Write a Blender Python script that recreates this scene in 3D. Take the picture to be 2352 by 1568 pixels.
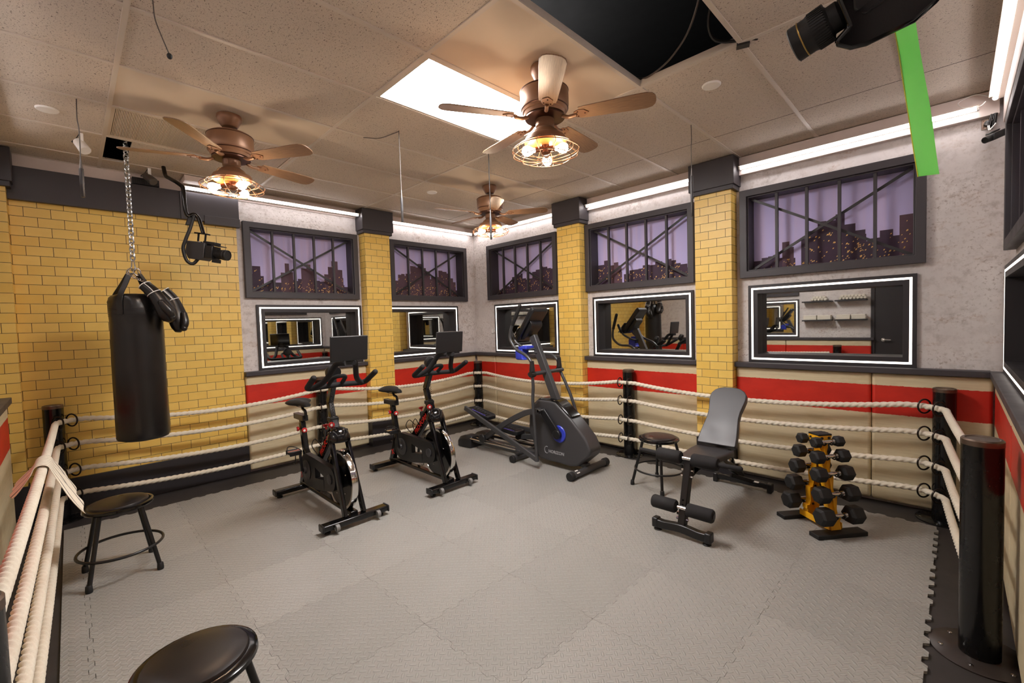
import bpy, bmesh, math, random
from mathutils import Vector, Matrix
PI = math.pi
for o in list(bpy.data.objects):
    bpy.data.objects.remove(o)
SC = bpy.context.scene
COL = SC.collection
V = Vector

# ------------------------------------------------------------------ camera
cam_data = bpy.data.cameras.new('camera')
cam = bpy.data.objects.new('camera', cam_data)
COL.objects.link(cam)
cam_data.sensor_width = 36.0
cam_data.lens = 36.0 * 1017.8 / 2352.0
cam_data.clip_start = 0.02
YAW, PITCH, ROLL = -0.7872, 0.0415, -0.0304
_f = V((math.sin(YAW) * math.cos(PITCH), math.cos(YAW) * math.cos(PITCH), -math.sin(PITCH)))
_r = V((math.cos(YAW), -math.sin(YAW), 0))
_u = _r.cross(_f)
_r2 = _r * math.cos(ROLL) + _u * math.sin(ROLL)
_u2 = -_r * math.sin(ROLL) + _u * math.cos(ROLL)
cm = Matrix((_r2, _u2, -_f)).transposed().to_4x4()
cm.translation = V((0, 0, 1.54))
cam.matrix_world = cm
SC.camera = cam

# ------------------------------------------------------------------ world, exposure
w = bpy.data.worlds.new('world')
SC.world = w
w.use_nodes = True
w.node_tree.nodes['Background'].inputs[0].default_value = (1.0, 0.97, 0.95, 1)
w.node_tree.nodes['Background'].inputs[1].default_value = 0.02
SC.view_settings.view_transform = 'Standard'
SC.view_settings.look = 'None'
SC.view_settings.exposure = 0.42
SC.view_settings.gamma = 1.0
SC.view_settings.use_curve_mapping = False
SC.cycles.max_bounces = 8
SC.cycles.diffuse_bounces = 5
SC.cycles.glossy_bounces = 6
SC.cycles.caustics_reflective = False
SC.cycles.caustics_refractive = False
SC.cycles.sample_clamp_indirect = 8.0
# strengths of everything that gives off light
E_PANEL, E_TUBE, E_STRIP, E_BULB = 41.0, 15.0, 2.6, 78.0
CEIL = 3.045
XA, YB, XC, YD = -5.45, 4.62, 0.26, -0.42     # planes of the four walls


# ------------------------------------------------------------------ mesh builder
class MB:
    """collects primitives; build() links them as ONE mesh object"""
    def __init__(s, org=(0, 0, 0)):
        s.v = []; s.f = []; s.m = []; s.o = V(org); s.cur = 0

    def add(s, vs, fs):
        n = len(s.v)
        s.v += [tuple(V(p) - s.o) for p in vs]
        s.f += [tuple(i + n for i in f) for f in fs]
        s.m += [s.cur] * len(fs)
        return s

    def box(s, x0, x1, y0, y1, z0, z1):
        vs = [(x0, y0, z0), (x1, y0, z0), (x1, y1, z0), (x0, y1, z0), (x0, y0, z1), (x1, y0, z1), (x1, y1, z1), (x0, y1, z1)]
        return s.add(vs, [(0, 3, 2, 1), (4, 5, 6, 7), (0, 1, 5, 4), (1, 2, 6, 5), (2, 3, 7, 6), (3, 0, 4, 7)])

    def obox(s, c, ax, ay, az):
        c, ax, ay, az = V(c), V(ax), V(ay), V(az)
        if ax.cross(ay).dot(az) < 0: az = -az
        vs = [c + ax * i + ay * j + az * k for k in (-1, 1) for (i, j) in ((-1, -1), (1, -1), (1, 1), (-1, 1))]
        return s.add(vs, [(0, 3, 2, 1), (4, 5, 6, 7), (0, 1, 5, 4), (1, 2, 6, 5), (2, 3, 7, 6), (3, 0, 4, 7)])

    def beam(s, p0, p1, w, h, up=(0, 0, 1)):
        """rectangular bar from p0 to p1, w across, h along the 'up' side"""
        p0, p1 = V(p0), V(p1); d = p1 - p0; L = d.length; d.normalize()
        a = d.cross(V(up)).normalized(); b = a.cross(d)
        return s.obox((p0 + p1) / 2, d * L / 2, a * w / 2, b * h / 2)

    def loft(s, rings, cap=True, closed=False):
        n = len(rings[0]); vs = [p for r in rings for p in r]; fs = []
        R = len(rings)
        for i in range(R if closed else R - 1):
            j = (i + 1) % R
            for k in range(n):
                l = (k + 1) % n
                fs.append((i * n + k, i * n + l, j * n + l, j * n + k))
        if cap and not closed:
            fs.append(tuple(reversed(range(n)))); fs.append(tuple(range((R - 1) * n, R * n)))
        return s.add(vs, fs)

    def tube(s, pts, r, n=12, cap=True, closed=False, up=None, flat=None, sect=None):
        pts = [V(p) for p in pts]; N = len(pts); rings = []
        rr = r if isinstance(r, (list, tuple)) else [r] * N
        if sect is None: sect = [(math.cos(2 * PI * k / n), math.sin(2 * PI * k / n)) for k in range(n)]
        nrm = None
        for i in range(N):
            if closed: t = pts[(i + 1) % N] - pts[i - 1]
            elif i == 0: t = pts[1] - pts[0]
            elif i == N - 1: t = pts[-1] - pts[-2]
            else: t = (pts[i + 1] - pts[i]).normalized() + (pts[i] - pts[i - 1]).normalized()
            if t.length < 1e-9: t = pts[min(i + 1, N - 1)] - pts[max(i - 1, 0)]
            t.normalize()
            if nrm is None:
                g = V(up) if up else (V((0, 0, 1)) if abs(t.z) < .9 else V((1, 0, 0)))
                nrm = (g - t * g.dot(t)).normalized()
            else:
                nrm = (nrm - t * nrm.dot(t)).normalized()
            b = t.cross(nrm)
            k2 = flat if flat else 1.0
            sc = sect[i] if isinstance(sect[0][0], (list, tuple)) else sect
            rings.append([pts[i] + (nrm * y * k2 + b * x) * rr[i] for x, y in sc])
        return s.loft(rings, cap, closed)

    def cyl(s, p0, p1, r0, r1=None, n=20):
        return s.tube([p0, p1], [r0, r0 if r1 is None else r1], n)

    def lathe(s, prof, c=(0, 0, 0), ax=(0, 0, 1), n=28, cap=True):
        """prof: (radius, distance along ax)"""
        c = V(c); d = V(ax).normalized()
        g = V((1, 0, 0)) if abs(d.x) < .9 else V((0, 1, 0))
        a = (g - d * g.dot(d)).normalized(); b = d.cross(a)
        rings = [[c + d * z + (a * math.cos(2 * PI * k / n) + b * math.sin(2 * PI * k / n)) * max(r, 1e-5) for k in range(n)] for r, z in prof]
        return s.loft(rings, cap)

    def torus(s, c, nrm, R, r, n=28, m=8, sx=1.0, ref=None):
        c = V(c); d = V(nrm).normalized()
        g = V(ref) if ref else (V((0, 0, 1)) if abs(d.z) < .9 else V((1, 0, 0)))
        a = (g - d * g.dot(d)).normalized(); b = d.cross(a)
        pts = [c + a * math.cos(2 * PI * k / n) * R * sx + b * math.sin(2 * PI * k / n) * R for k in range(n)]
        return s.tube(pts, r, m, closed=True, up=d)

    def sphere(s, c, r, n=20, m=12, sc=(1, 1, 1)):
        c = V(c)
        rings = []
        for i in range(m + 1):
            t = PI * i / m
            rr = max(math.sin(t), 1e-4) * r; z = -math.cos(t) * r
            rings.append([c + V((rr * math.cos(2 * PI * k / n) * sc[0], rr * math.sin(2 * PI * k / n) * sc[1], z * sc[2])) for k in range(n)])
        return s.loft(rings)

    def prism(s, poly, off):
        """poly: 3D points of one face, off: extrusion vector"""
        poly = [V(p) for p in poly]; off = V(off); n = len(poly)
        nr = V((0, 0, 0))
        for i in range(n): nr += poly[i].cross(poly[(i + 1) % n])
        if nr.dot(off) > 0: poly = poly[::-1]
        vs = poly + [p + off for p in poly]
        fs = [tuple(range(n)), tuple(reversed(range(n, 2 * n)))]
        fs += [((i + 1) % n, i, i + n, (i + 1) % n + n) for i in range(n)]
        return s.add(vs, fs)

    def build(s, name, mats, parent=None, bevel=0, seg=2, smooth=38, loc=None, uvoff=(0, 0)):
        me = bpy.data.meshes.new(name)
        me.from_pydata(s.v, [], s.f)
        if not isinstance(mats, (list, tuple)): mats = [mats]
        for m in mats: me.materials.append(m)
        if len(mats) > 1: me.polygons.foreach_set('material_index', s.m)
        finish(me, smooth, uvoff)
        o = bpy.data.objects.new(name, me); COL.objects.link(o)
        if parent: o.parent = parent
        if loc is not None: o.location = loc
        if bevel:
            b = o.modifiers.new('bevel', 'BEVEL'); b.width = bevel; b.segments = seg; b.limit_method = 'ANGLE'; b.angle_limit = math.radians(35)
            b.harden_normals = False
        return o


def finish(me, smooth=38, uvoff=(0, 0)):
    bm = bmesh.new(); bm.from_mesh(me)
    uv = bm.loops.layers.uv.new('UVMap')
    lim = math.radians(smooth)
    for e in bm.edges:
        e.smooth = len(e.link_faces) == 2 and e.calc_face_angle(0) < lim
    for f in bm.faces:
        f.smooth = True
        n = f.normal; a = (abs(n.x), abs(n.y), abs(n.z))
        for l in f.loops:
            c = l.vert.co
            if a[2] >= a[0] and a[2] >= a[1]: l[uv].uv = (c.x + uvoff[0], c.y + uvoff[1])
            elif a[0] >= a[1]: l[uv].uv = (c.y + uvoff[0], c.z + uvoff[1])
            else: l[uv].uv = (c.x + uvoff[0], c.z + uvoff[1])
    bm.to_mesh(me); bm.free()


def cr(pts, n=8):
    """Catmull-Rom through pts"""
    pts = [V(p) for p in pts]; out = []
    P = [pts[0] * 2 - pts[1]] + pts + [pts[-1] * 2 - pts[-2]]
    for i in range(1, len(P) - 2):
        for k in range(n):
            t = k / n
            a, b, c, d = P[i - 1], P[i], P[i + 1], P[i + 2]
            out.append(.5 * ((2 * b) + (c - a) * t + (2 * a - 5 * b + 4 * c - d) * t * t + (3 * b - a - 3 * c + d) * t ** 3))
    out.append(pts[-1]); return out


def fillet(pts, r, n=5):
    """polyline with rounded corners"""
    pts = [V(p) for p in pts]; out = [pts[0]]
    for i in range(1, len(pts) - 1):
        a, b, c = pts[i - 1], pts[i], pts[i + 1]
        q = min(r, (a - b).length * .45, (c - b).length * .45)
        p0 = b + (a - b).normalized() * q; p1 = b + (c - b).normalized() * q
        for k in range(n + 1):
            t = k / n
            out.append(p0 * (1 - t) ** 2 + b * 2 * t * (1 - t) + p1 * t * t)
    out.append(pts[-1]); return out


def tag(o, label, cat, group=None, kind=None):
    o['label'] = label; o['category'] = cat
    if group: o['group'] = group
    if kind: o['kind'] = kind
    return o


def thing(name, label, cat, loc=(0, 0, 0), rz=0, group=None, kind=None):
    o = bpy.data.objects.new(name, None); COL.objects.link(o)
    o.location = loc; o.rotation_euler = (0, 0, rz); o.empty_display_size = .1
    return tag(o, label, cat, group, kind)


def struct(o, label=None, cat=None):
    o['kind'] = 'structure'
    if label: o['label'] = label
    if cat: o['category'] = cat
    return o


def kids(o): return [c for c in bpy.data.objects if c.parent == o]


def dup(root, loc, rz=0, label=None):
    ch = {}
    for c in bpy.data.objects:
        if c.parent: ch.setdefault(c.parent.name, []).append(c)
    def cp(o, par):
        n = o.copy(); COL.objects.link(n)
        if par: n.parent = par
        for c in ch.get(o.name, []): cp(c, n)
        return n
    r = cp(root, None)
    r.location = loc; r.rotation_euler = (0, 0, rz)
    if label: r['label'] = label
    return r


def text_obj(txt, size, m, parent, mat4, name='lettering', ext=.0006, bold=0.0, spacing=1.0):
    c = bpy.data.curves.new(name, 'FONT'); c.body = txt; c.size = size; c.extrude = ext; c.offset = bold
    c.space_character = spacing; c.align_x = 'CENTER'; c.align_y = 'CENTER'; c.resolution_u = 3
    t = bpy.data.objects.new('tmp', c); COL.objects.link(t)
    bpy.context.view_layer.update()
    me = bpy.data.meshes.new_from_object(t.evaluated_get(bpy.context.evaluated_depsgraph_get()))
    bpy.data.objects.remove(t)
    me.transform(mat4); me.name = name
    me.materials.clear(); me.materials.append(m)
    o = bpy.data.objects.new(name, me); COL.objects.link(o); o.parent = parent
    return o


def basis(c, x, y):
    """matrix whose local x,y axes are given, placed at c"""
    x = V(x).normalized(); y = V(y); y = (y - x * y.dot(x)).normalized(); z = x.cross(y)
    M = Matrix((x, y, z)).transposed().to_4x4(); M.translation = V(c); return M


# ------------------------------------------------------------------ materials
def lin(c):
    return tuple(((x / 255) / 12.92 if x / 255 <= .04045 else ((x / 255 + .055) / 1.055) ** 2.4) for x in c) + (1.0,)


class NT:
    def __init__(s, name, rough=.5, metal=0.0, spec=None):
        s.mat = bpy.data.materials.new(name); s.mat.use_nodes = True
        s.t = s.mat.node_tree; s.n = s.t.nodes; s.l = s.t.links
        s.b = s.n['Principled BSDF']
        s.b.inputs['Roughness'].default_value = rough; s.b.inputs['Metallic'].default_value = metal
        if spec is not None: s.b.inputs['Specular IOR Level'].default_value = spec
    def node(s, typ, **kw):
        n = s.n.new(typ)
        for k, v in kw.items():
            if k.startswith('i_'):
                n.inputs[k[2:].replace('_', ' ')].default_value = v
            else: setattr(n, k, v)
        return n
    def put(s, inp, x):
        if hasattr(x, 'is_linked') or isinstance(x, bpy.types.NodeSocket): s.l.new(x, inp)
        else: inp.default_value = x
    def math(s, op, a, b=0.0, c=0.0, clamp=False):
        n = s.n.new('ShaderNodeMath'); n.operation = op; n.use_clamp = clamp
        s.put(n.inputs[0], a); s.put(n.inputs[1], b)
        if op in ('MULTIPLY_ADD', 'SMOOTH_MIN', 'SMOOTH_MAX', 'WRAP', 'COMPARE'): s.put(n.inputs[2], c)
        return n.outputs[0]
    def mix(s, f, a, b):
        n = s.n.new('ShaderNodeMix'); n.data_type = 'RGBA'
        s.put(n.inputs[0], f); s.put(n.inputs[6], a); s.put(n.inputs[7], b)
        return n.outputs[2]
    def ramp(s, f, lo, hi, a=0.0, b=1.0):
        n = s.n.new('ShaderNodeMapRange'); s.put(n.inputs[0], f)
        n.inputs[1].default_value = lo; n.inputs[2].default_value = hi; n.inputs[3].default_value = a; n.inputs[4].default_value = b
        return n.outputs[0]
    def uv(s): return s.node('ShaderNodeTexCoord').outputs['UV']
    def obj(s): return s.node('ShaderNodeTexCoord').outputs['Object']
    def mapp(s, vec, scale=(1, 1, 1), loc=(0, 0, 0), rot=(0, 0, 0)):
        n = s.n.new('ShaderNodeMapping'); s.l.new(vec, n.inputs[0])
        n.inputs['Scale'].default_value = scale; n.inputs['Location'].default_value = loc; n.inputs['Rotation'].default_value = rot
        return n.outputs[0]
    def noise(s, vec, scale=5, detail=3, rough=.5, dist=0):
        n = s.n.new('ShaderNodeTexNoise'); s.l.new(vec, n.inputs['Vector'])
        n.inputs['Scale'].default_value = scale; n.inputs['Detail'].default_value = detail
        n.inputs['Roughness'].default_value = rough; n.inputs['Distortion'].default_value = dist
        return n.outputs[0]
    def sep(s, vec):
        n = s.n.new('ShaderNodeSeparateXYZ'); s.l.new(vec, n.inputs[0]); return n.outputs
    def color(s, c): s.put(s.b.inputs['Base Color'], c)
    def bump(s, h, strength=.3, dist=.002):
        n = s.n.new('ShaderNodeBump'); s.put(n.inputs['Height'], h)
        n.inputs['Strength'].default_value = strength; n.inputs['Distance'].default_value = dist
        s.l.new(n.outputs[0], s.b.inputs['Normal'])


def plain(name, c, rough=.5, metal=0.0, spec=None, var=0.06, bump=0.0, bs=120):
    """paint, plastic, metal ... with faint unevenness in tone and gloss"""
    t = NT(name, rough, metal, spec); o = t.obj()
    n = t.noise(o, 6, 3, .6); col = lin(c)
    d = tuple(x * (1 - 2.2 * var) for x in col[:3]) + (1,); h = tuple(min(1, x * (1 + 1.4 * var)) for x in col[:3]) + (1,)
    t.color(t.mix(n, d, h))
    t.put(t.b.inputs['Roughness'], t.ramp(n, .3, .7, max(0.02, rough * .88), min(1, rough * 1.1)))
    if bump: t.bump(t.noise(o, bs, 2, .5), bump, .001)
    return t.mat


def emit(name, c, s):
    m = bpy.data.materials.new(name); m.use_nodes = True
    b = m.node_tree.nodes['Principled BSDF']
    b.inputs['Base Color'].default_value = lin(c); b.inputs['Emission Color'].default_value = lin(c)
    b.inputs['Emission Strength'].default_value = s
    return m


M = {}
# yellow glazed brick with thin dark joints
def brick_mat(name, offx=0.0, offz=0.0):
    t = NT(name, .38)
    v = t.mapp(t.uv(), loc=(offx, offz, 0))
    b = t.node('ShaderNodeTexBrick'); b.offset = .5; b.squash = 1
    t.l.new(v, b.inputs['Vector'])
    b.inputs['Scale'].default_value = 1.0; b.inputs['Brick Width'].default_value = .158; b.inputs['Row Height'].default_value = .0797
    b.inputs['Mortar Size'].default_value = .0021; b.inputs['Mortar Smooth'].default_value = .1; b.inputs['Bias'].default_value = 0
    b.inputs['Color1'].default_value = lin((236, 196, 96)); b.inputs['Color2'].default_value = lin((244, 209, 114)); b.inputs['Mortar'].default_value = lin((70, 42, 14))
    n = t.noise(v, 9, 4, .6)
    dk = t.mix(t.ramp(n, .35, .75, 0, .28), b.outputs['Color'], lin((224, 176, 78)))
    # pale glazed edge just inside each joint
    b2 = t.node('ShaderNodeTexBrick'); b2.offset = .5; t.l.new(v, b2.inputs['Vector'])
    for k, x in (('Scale', 1.0), ('Brick Width', .158), ('Row Height', .0797), ('Mortar Size', .0055), ('Mortar Smooth', .3)): b2.inputs[k].default_value = x
    edge = t.math('MULTIPLY', t.math('SUBTRACT', b2.outputs['Fac'], b.outputs['Fac'], clamp=True), .35)
    t.color(t.mix(edge, dk, lin((250, 222, 140))))
    t.put(t.b.inputs['Roughness'], t.ramp(b.outputs['Fac'], 0, 1, .4, .8))
    t.bump(t.math('SUBTRACT', 1.0, b.outputs['Fac']), .5, .002)
    return t.mat
M['brick'] = brick_mat('yellow_brick', .061, -.066)
# worn grey plaster print
t = NT('grey_plaster', .62); v = t.uv()
n1 = t.noise(v, 1.6, 6, .62); n2 = t.noise(v, 14, 6, .7); n3 = t.noise(t.mapp(v, (1, 3.2, 1)), 3.3, 7, .68, .6); n4 = t.noise(v, 45, 4, .7)
c = t.mix(t.ramp(n1, .35, .65), lin((206, 199, 197)), lin((224, 218, 215)))
c = t.mix(t.math('MULTIPLY', t.ramp(n2, .48, .66, 0, .6), t.ramp(t.noise(v, 2.6, 3, .5), .35, .62)), c, lin((158, 146, 140)))
c = t.mix(t.math('MULTIPLY', t.ramp(n3, .55, .72, 0, .75), t.ramp(n4, .4, .6)), c, lin((168, 134, 108)))
c = t.mix(t.math('MULTIPLY', t.ramp(n1, .42, .6, 0, .9), t.ramp(n4, .54, .64)), c, lin((162, 148, 140)))
t.color(c); t.bump(n2, .12, .002); M['plaster'] = t.mat
# cream boards with a worn red band (band height follows the board itself)
t = NT('cream_and_red_paint', .46); v = t.uv(); s = t.sep(v); zz = s[1]
e = t.noise(t.mapp(v, (10, 3, 1)), 4, 5, .7)
zz2 = t.math('ADD', zz, t.math('MULTIPLY', t.math('SUBTRACT', e, .5), .016))
band = t.math('MULTIPLY', t.math('GREATER_THAN', zz2, .728), t.math('LESS_THAN', zz2, .957))
grain = t.noise(t.mapp(v, (1.2, 26, 1)), 3, 5, .65); big = t.noise(t.mapp(v, (1, 2, 1)), 2.2, 4, .6)
cream = t.mix(t.ramp(grain, .3, .7), lin((206, 190, 154)), lin((222, 208, 174)))
cream = t.mix(t.ramp(big, .5, .75, 0, .55), cream, lin((176, 150, 104)))
sp = t.noise(v, 22, 5, .75)
cream = t.mix(t.math('MULTIPLY', t.ramp(sp, .69, .73), t.ramp(big, .42, .55)), cream, lin((70, 52, 34)))
red = t.mix(t.ramp(big, .3, .7), lin((182, 34, 20)), lin((212, 46, 28)))
scr = t.noise(t.mapp(v, (1, 5, 1)), 13, 6, .75)
red = t.mix(t.ramp(scr, .66, .72, 0, .9), red, lin((206, 180, 140)))
t.color(t.mix(band, cream, red)); t.bump(grain, .1, .002); M['wainscot'] = t.mat
M['charcoal'] = plain('charcoal_paint', (62, 58, 62), .5, var=.05, bump=.04)
M['charcoal2'] = plain('dark_charcoal_paint', (46, 43, 46), .45, var=.05)
M['valance'] = plain('off_white_board', (222, 208, 202), .55)
M['white'] = plain('white_plastic', (235, 232, 228), .4)
# ceiling board with fissures
t = NT('fissured_ceiling_tile', .9); v = t.uv()
n1 = t.noise(t.mapp(v, (1, 1.5, 1)), 95, 3, .62, 1.0); n2 = t.noise(v, 210, 2, .6); n3 = t.noise(v, 1.2, 3, .5)
c = t.mix(n3, lin((204, 190, 174)), lin((214, 201, 186)))
c = t.mix(t.ramp(n1, .60, .645, 0, .85), c, lin((88, 72, 60)))
c = t.mix(t.ramp(n2, .60, .68, 0, .5), c, lin((122, 102, 86)))
t.color(c); t.bump(t.math('SUBTRACT', 1.0, t.ramp(n1, .6, .7)), .5, .003); M['tile'] = t.mat
M['tile_plain'] = plain('smooth_ceiling_panel', (214, 198, 178), .8, var=.02)
M['grid'] = plain('ceiling_bar_enamel', (208, 196, 182), .5, var=.02)
# foam mat with tread bumps
t = NT('grey_foam_tread', .42, spec=.5); v = t.uv()
s = t.sep(t.mapp(v, rot=(0, 0, PI / 4), loc=(10, 10, 0))); CS = .031
a = t.math('ADD', s[0], s[1]); b_ = t.math('SUBTRACT', s[0], s[1])
gx = t.math('DIVIDE', s[0], CS); gy = t.math('DIVIDE', s[1], CS)
ix = t.math('FLOOR', gx); iy = t.math('FLOOR', gy)
par = t.math('MODULO', t.math('ADD', t.math('ADD', ix, iy), 2000.0), 2.0)
fx = t.math('SUBTRACT', t.math('SUBTRACT', gx, ix), .5); fy = t.math('SUBTRACT', t.math('SUBTRACT', gy, iy), .5)
def lens(px, py, la, lb):
    q = t.math('ADD', t.math('POWER', t.math('ABSOLUTE', t.math('DIVIDE', px, la)), 2.0), t.math('ABSOLUTE', t.math('DIVIDE', py, lb)))
    return t.ramp(q, 1.0, .6)
h0 = lens(fx, fy, .80, .22); h1 = lens(fy, fx, .80, .22)
hh = t.math('ADD', t.math('MULTIPLY', h0, t.math('SUBTRACT', 1.0, par)), t.math('MULTIPLY', h1, par))
big = t.noise(t.obj(), 2.5, 3, .5)
c = t.mix(big, lin((143, 141, 135)), lin((154, 151, 145)))
c = t.mix(t.math('MULTIPLY', hh, .16), c, lin((176, 177, 175)))
c = t.mix(t.ramp(t.noise(t.obj(), 40, 3, .6), .62, .74, 0, .35), c, lin((92, 86, 80)))
oi = t.node('ShaderNodeObjectInfo'); hs = t.node('ShaderNodeHueSaturation'); t.l.new(c, hs.inputs['Color'])
t.put(hs.inputs['Value'], t.ramp(oi.outputs['Random'], 0, 1, .93, 1.07))
t.color(hs.outputs[0]); t.bump(hh, .85, .0028); M['mat'] = t.mat
t = NT('black_rubber_floor', .55); v = t.uv(); n = t.noise(v, 7, 5, .65)
t.color(t.mix(n, lin((34, 31, 31)), lin((62, 57, 55)))); t.bump(t.noise(v, 120, 2, .5), .2, .001); M['floor'] = t.mat
# printed dusk sky, with the shade of its cloth folds mixed into the colour
t = NT('printed_dusk_sky', .7); v = t.obj(); s = t.sep(v)
g = t.ramp(s[2], 1.95, 2.7); fold_shade = t.noise(t.mapp(v, (1, 1, .02)), 9, 2, .5)
c = t.mix(g, lin((206, 196, 246)), lin((255, 226, 238))); c = t.mix(t.ramp(fold_shade, .45, .7, 0, .4), c, lin((228, 198, 222)))
t.color(c); t.bump(fold_shade, .5, .02); M['sky'] = t.mat
M['bldg'] = plain('printed_dark_buildings', (72, 52, 72), .7, var=.25)
M['bldg2'] = plain('printed_brown_rooftops', (98, 72, 84), .7, var=.25)
M['citylight'] = plain('printed_city_lights', (255, 200, 120), .6)
M['steelcap'] = plain('worn_bare_steel', (120, 104, 92), .35, .9, var=.25)
t = NT('worn_black_enamel', .2); v = t.obj(); n = t.noise(t.mapp(v, (1, 1, .5)), 9, 5, .7)
t.color(t.mix(t.ramp(n, .66, .72, 0, .8), lin((12, 12, 13)), lin((70, 50, 40)))); t.put(t.b.inputs['Roughness'], t.ramp(n, .4, .7, .16, .4)); M['post'] = t.mat
M['ringmetal'] = plain('dark_forged_ring', (58, 50, 46), .35, .8, var=.2)
# rope
t = NT('cream_cotton_rope', .85); v = t.obj(); n = t.noise(v, 160, 4, .7); n2 = t.noise(v, 4, 3, .5)
c = t.mix(n, lin((214, 202, 178)), lin((248, 242, 226))); t.color(t.mix(t.ramp(n2, .45, .75, 0, .3), c, lin((196, 172, 142)))); t.bump(n, .4, .0015)
t.b.inputs['Sheen Weight'].default_value = .2; M['rope'] = t.mat
M['black'] = plain('satin_black_paint', (20, 19, 20), .32, var=.1)
M['gloss'] = plain('gloss_black_paint', (12, 11, 12), .13, var=.1)
M['rubber'] = plain('black_rubber', (22, 21, 21), .65, var=.1, bump=.1)
M['foam'] = plain('black_foam', (24, 22, 23), .85, var=.1, bump=.3, bs=300)
M['plastic'] = plain('dark_grey_plastic', (60, 59, 61), .42, var=.06)
M['gunmetal'] = plain('gunmetal_frame_paint', (74, 74, 76), .36, .35, var=.05)
M['darkplastic'] = plain('soft_black_plastic', (25, 25, 27), .38, var=.08)
M['vinyl'] = plain('black_vinyl_seat', (30, 25, 24), .3, var=.1, bump=.08, bs=90)
M['greyvinyl'] = plain('charcoal_bench_vinyl', (52, 50, 52), .42, var=.05, bump=.08, bs=200)
M['leather'] = plain('black_bag_leather', (22, 19, 18), .32, var=.12, bump=.3, bs=30)
M['chrome'] = plain('chrome', (215, 212, 208), .12, 1.0, var=.04)
M['zinc'] = plain('galvanised_chain', (200, 204, 206), .25, 1.0, var=.08)
M['steelgrey'] = plain('grey_wheel_rubber', (120, 118, 116), .5)
M['red'] = plain('red_plastic', (186, 20, 24), .35)
M['blue'] = plain('blue_plastic', (52, 66, 190), .4)
M['violet'] = plain('violet_trim', (96, 84, 200), .4)
M['yellow'] = plain('yellow_powder_coat', (246, 180, 30), .35, var=.04)
M['gold'] = plain('gold_lens_ring', (170, 140, 80), .3, .9)
M['micdark'] = plain('dark_mic_body', (62, 59, 58), .35, .5)
M['lettering_grey'] = plain('pale_grey_lettering', (170, 172, 175), .4)
M['letter_red'] = plain('red_lettering', (220, 26, 24), .4)
M['copper'] = plain('brown_copper_metal', (136, 98, 70), .40, .3, var=.08)
M['darkcopper'] = plain('dark_bronze_metal', (84, 54, 40), .35, .7, var=.1)
t = NT('fan_blade_wood', .36); v = t.uv(); n = t.noise(t.mapp(v, (3, 55, 1)), 4, 5, .65); n2 = t.noise(v, 3, 3, .5)
c = t.mix(t.ramp(n, .3, .7), lin((116, 86, 62)), lin((164, 130, 98))); t.color(t.mix(t.ramp(n2, .4, .7, 0, .3), c, lin((96, 62, 42)))); t.bump(n, .25, .001); M['wood'] = t.mat
t = NT('bright_green_tape', .5); n = t.noise(t.obj(), 12, 3, .5); c = t.mix(n, lin((176, 248, 160)), lin((196, 255, 180))); t.color(c)
tr = t.node('ShaderNodeBsdfTranslucent'); t.l.new(c, tr.inputs[0]); mx = t.node('ShaderNodeMixShader'); mx.inputs[0].default_value = .7
t.l.new(t.b.outputs[0], mx.inputs[1]); t.l.new(tr.outputs[0], mx.inputs[2]); t.l.new(mx.outputs[0], t.n['Material Output'].inputs[0]); M['gaff'] = t.mat
M['gaffyellow'] = plain('yellow_tape_edge', (214, 214, 60), .6)
M['towel'] = plain('white_terry_cloth', (228, 222, 208), .9, bump=.4, bs=200)
M['darkstripe'] = plain('black_woven_stripe', (40, 34, 32), .85)
M['duct'] = plain('dull_duct_metal', (70, 56, 42), .6, .2)
M['void'] = plain('dark_ceiling_void', (3, 3, 3), .95, spec=.1)
M['cable'] = plain('black_cable_jacket', (18, 17, 17), .5)
M['greycable'] = plain('grey_cable_jacket', (84, 76, 70), .5)
M['micgrey'] = plain('brushed_mic_metal', (108, 104, 102), .35, .7)
M['plate'] = plain('brown_steel_plate', (66, 58, 54), .38, .5, var=.15)
t = NT('mirror_glass', .015, 1.0); n = t.noise(t.obj(), 3, 2, .5); t.color(t.mix(n, (.62, .63, .62, 1), (.68, .69, .68, 1))); M['mirror'] = t.mat
M['glasslens'] = plain('coated_lens_glass', (8, 8, 14), .04, spec=.8)
M['screen'] = plain('black_screen_glass', (10, 10, 12), .08)
M['led_tube'] = emit('white_led_tube', (255, 250, 252), E_TUBE)
M['led_strip'] = emit('warm_white_led_strip', (255, 244, 232), E_STRIP)
M['panel'] = emit('ceiling_panel_diffuser', (255, 251, 250), E_PANEL)
M['bulb'] = emit('warm_bulb', (255, 228, 196), E_BULB)
M['paper'] = plain('paper_label', (225, 222, 216), .6)
M['stone'] = plain('ribbed_vent_enamel', (206, 190, 172), .5)
M['tan'] = plain('fan_socket_cap', (205, 120, 60), .4)
# ------------------------------------------------------------------ wall-local frames: P(u, z, d) with d = distance into the room
def PA(u, z, d): return V((XA + d, u, z))
def PB(u, z, d): return V((u, YB - d, z))
def PC(u, z, d): return V((XC - d, u, z))
def PD(u, z, d): return V((u, YD + d, z))


def wbox(b, P, u0, u1, z0, z1, d0, d1):
    a = P(u0, z0, d0); c = P(u1, z1, d1)
    return b.box(min(a.x, c.x), max(a.x, c.x), min(a.y, c.y), max(a.y, c.y), min(a.z, c.z), max(a.z, c.z))


def ring(b, P, u0, u1, z0, z1, w, d0, d1, closed_profile=True):
    """mitred rectangular frame of face width w between depths d0 (back) and d1 (front)"""
    rings = []
    for (u, z, su, sz) in ((u0, z0, 1, 1), (u1, z0, -1, 1), (u1, z1, -1, -1), (u0, z1, 1, -1)):
        rings.append([P(u, z, d0), P(u, z, d1), P(u + su * w, z + sz * w, d1), P(u + su * w, z + sz * w, d0)])
    return b.loft(rings, closed=True)


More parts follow.
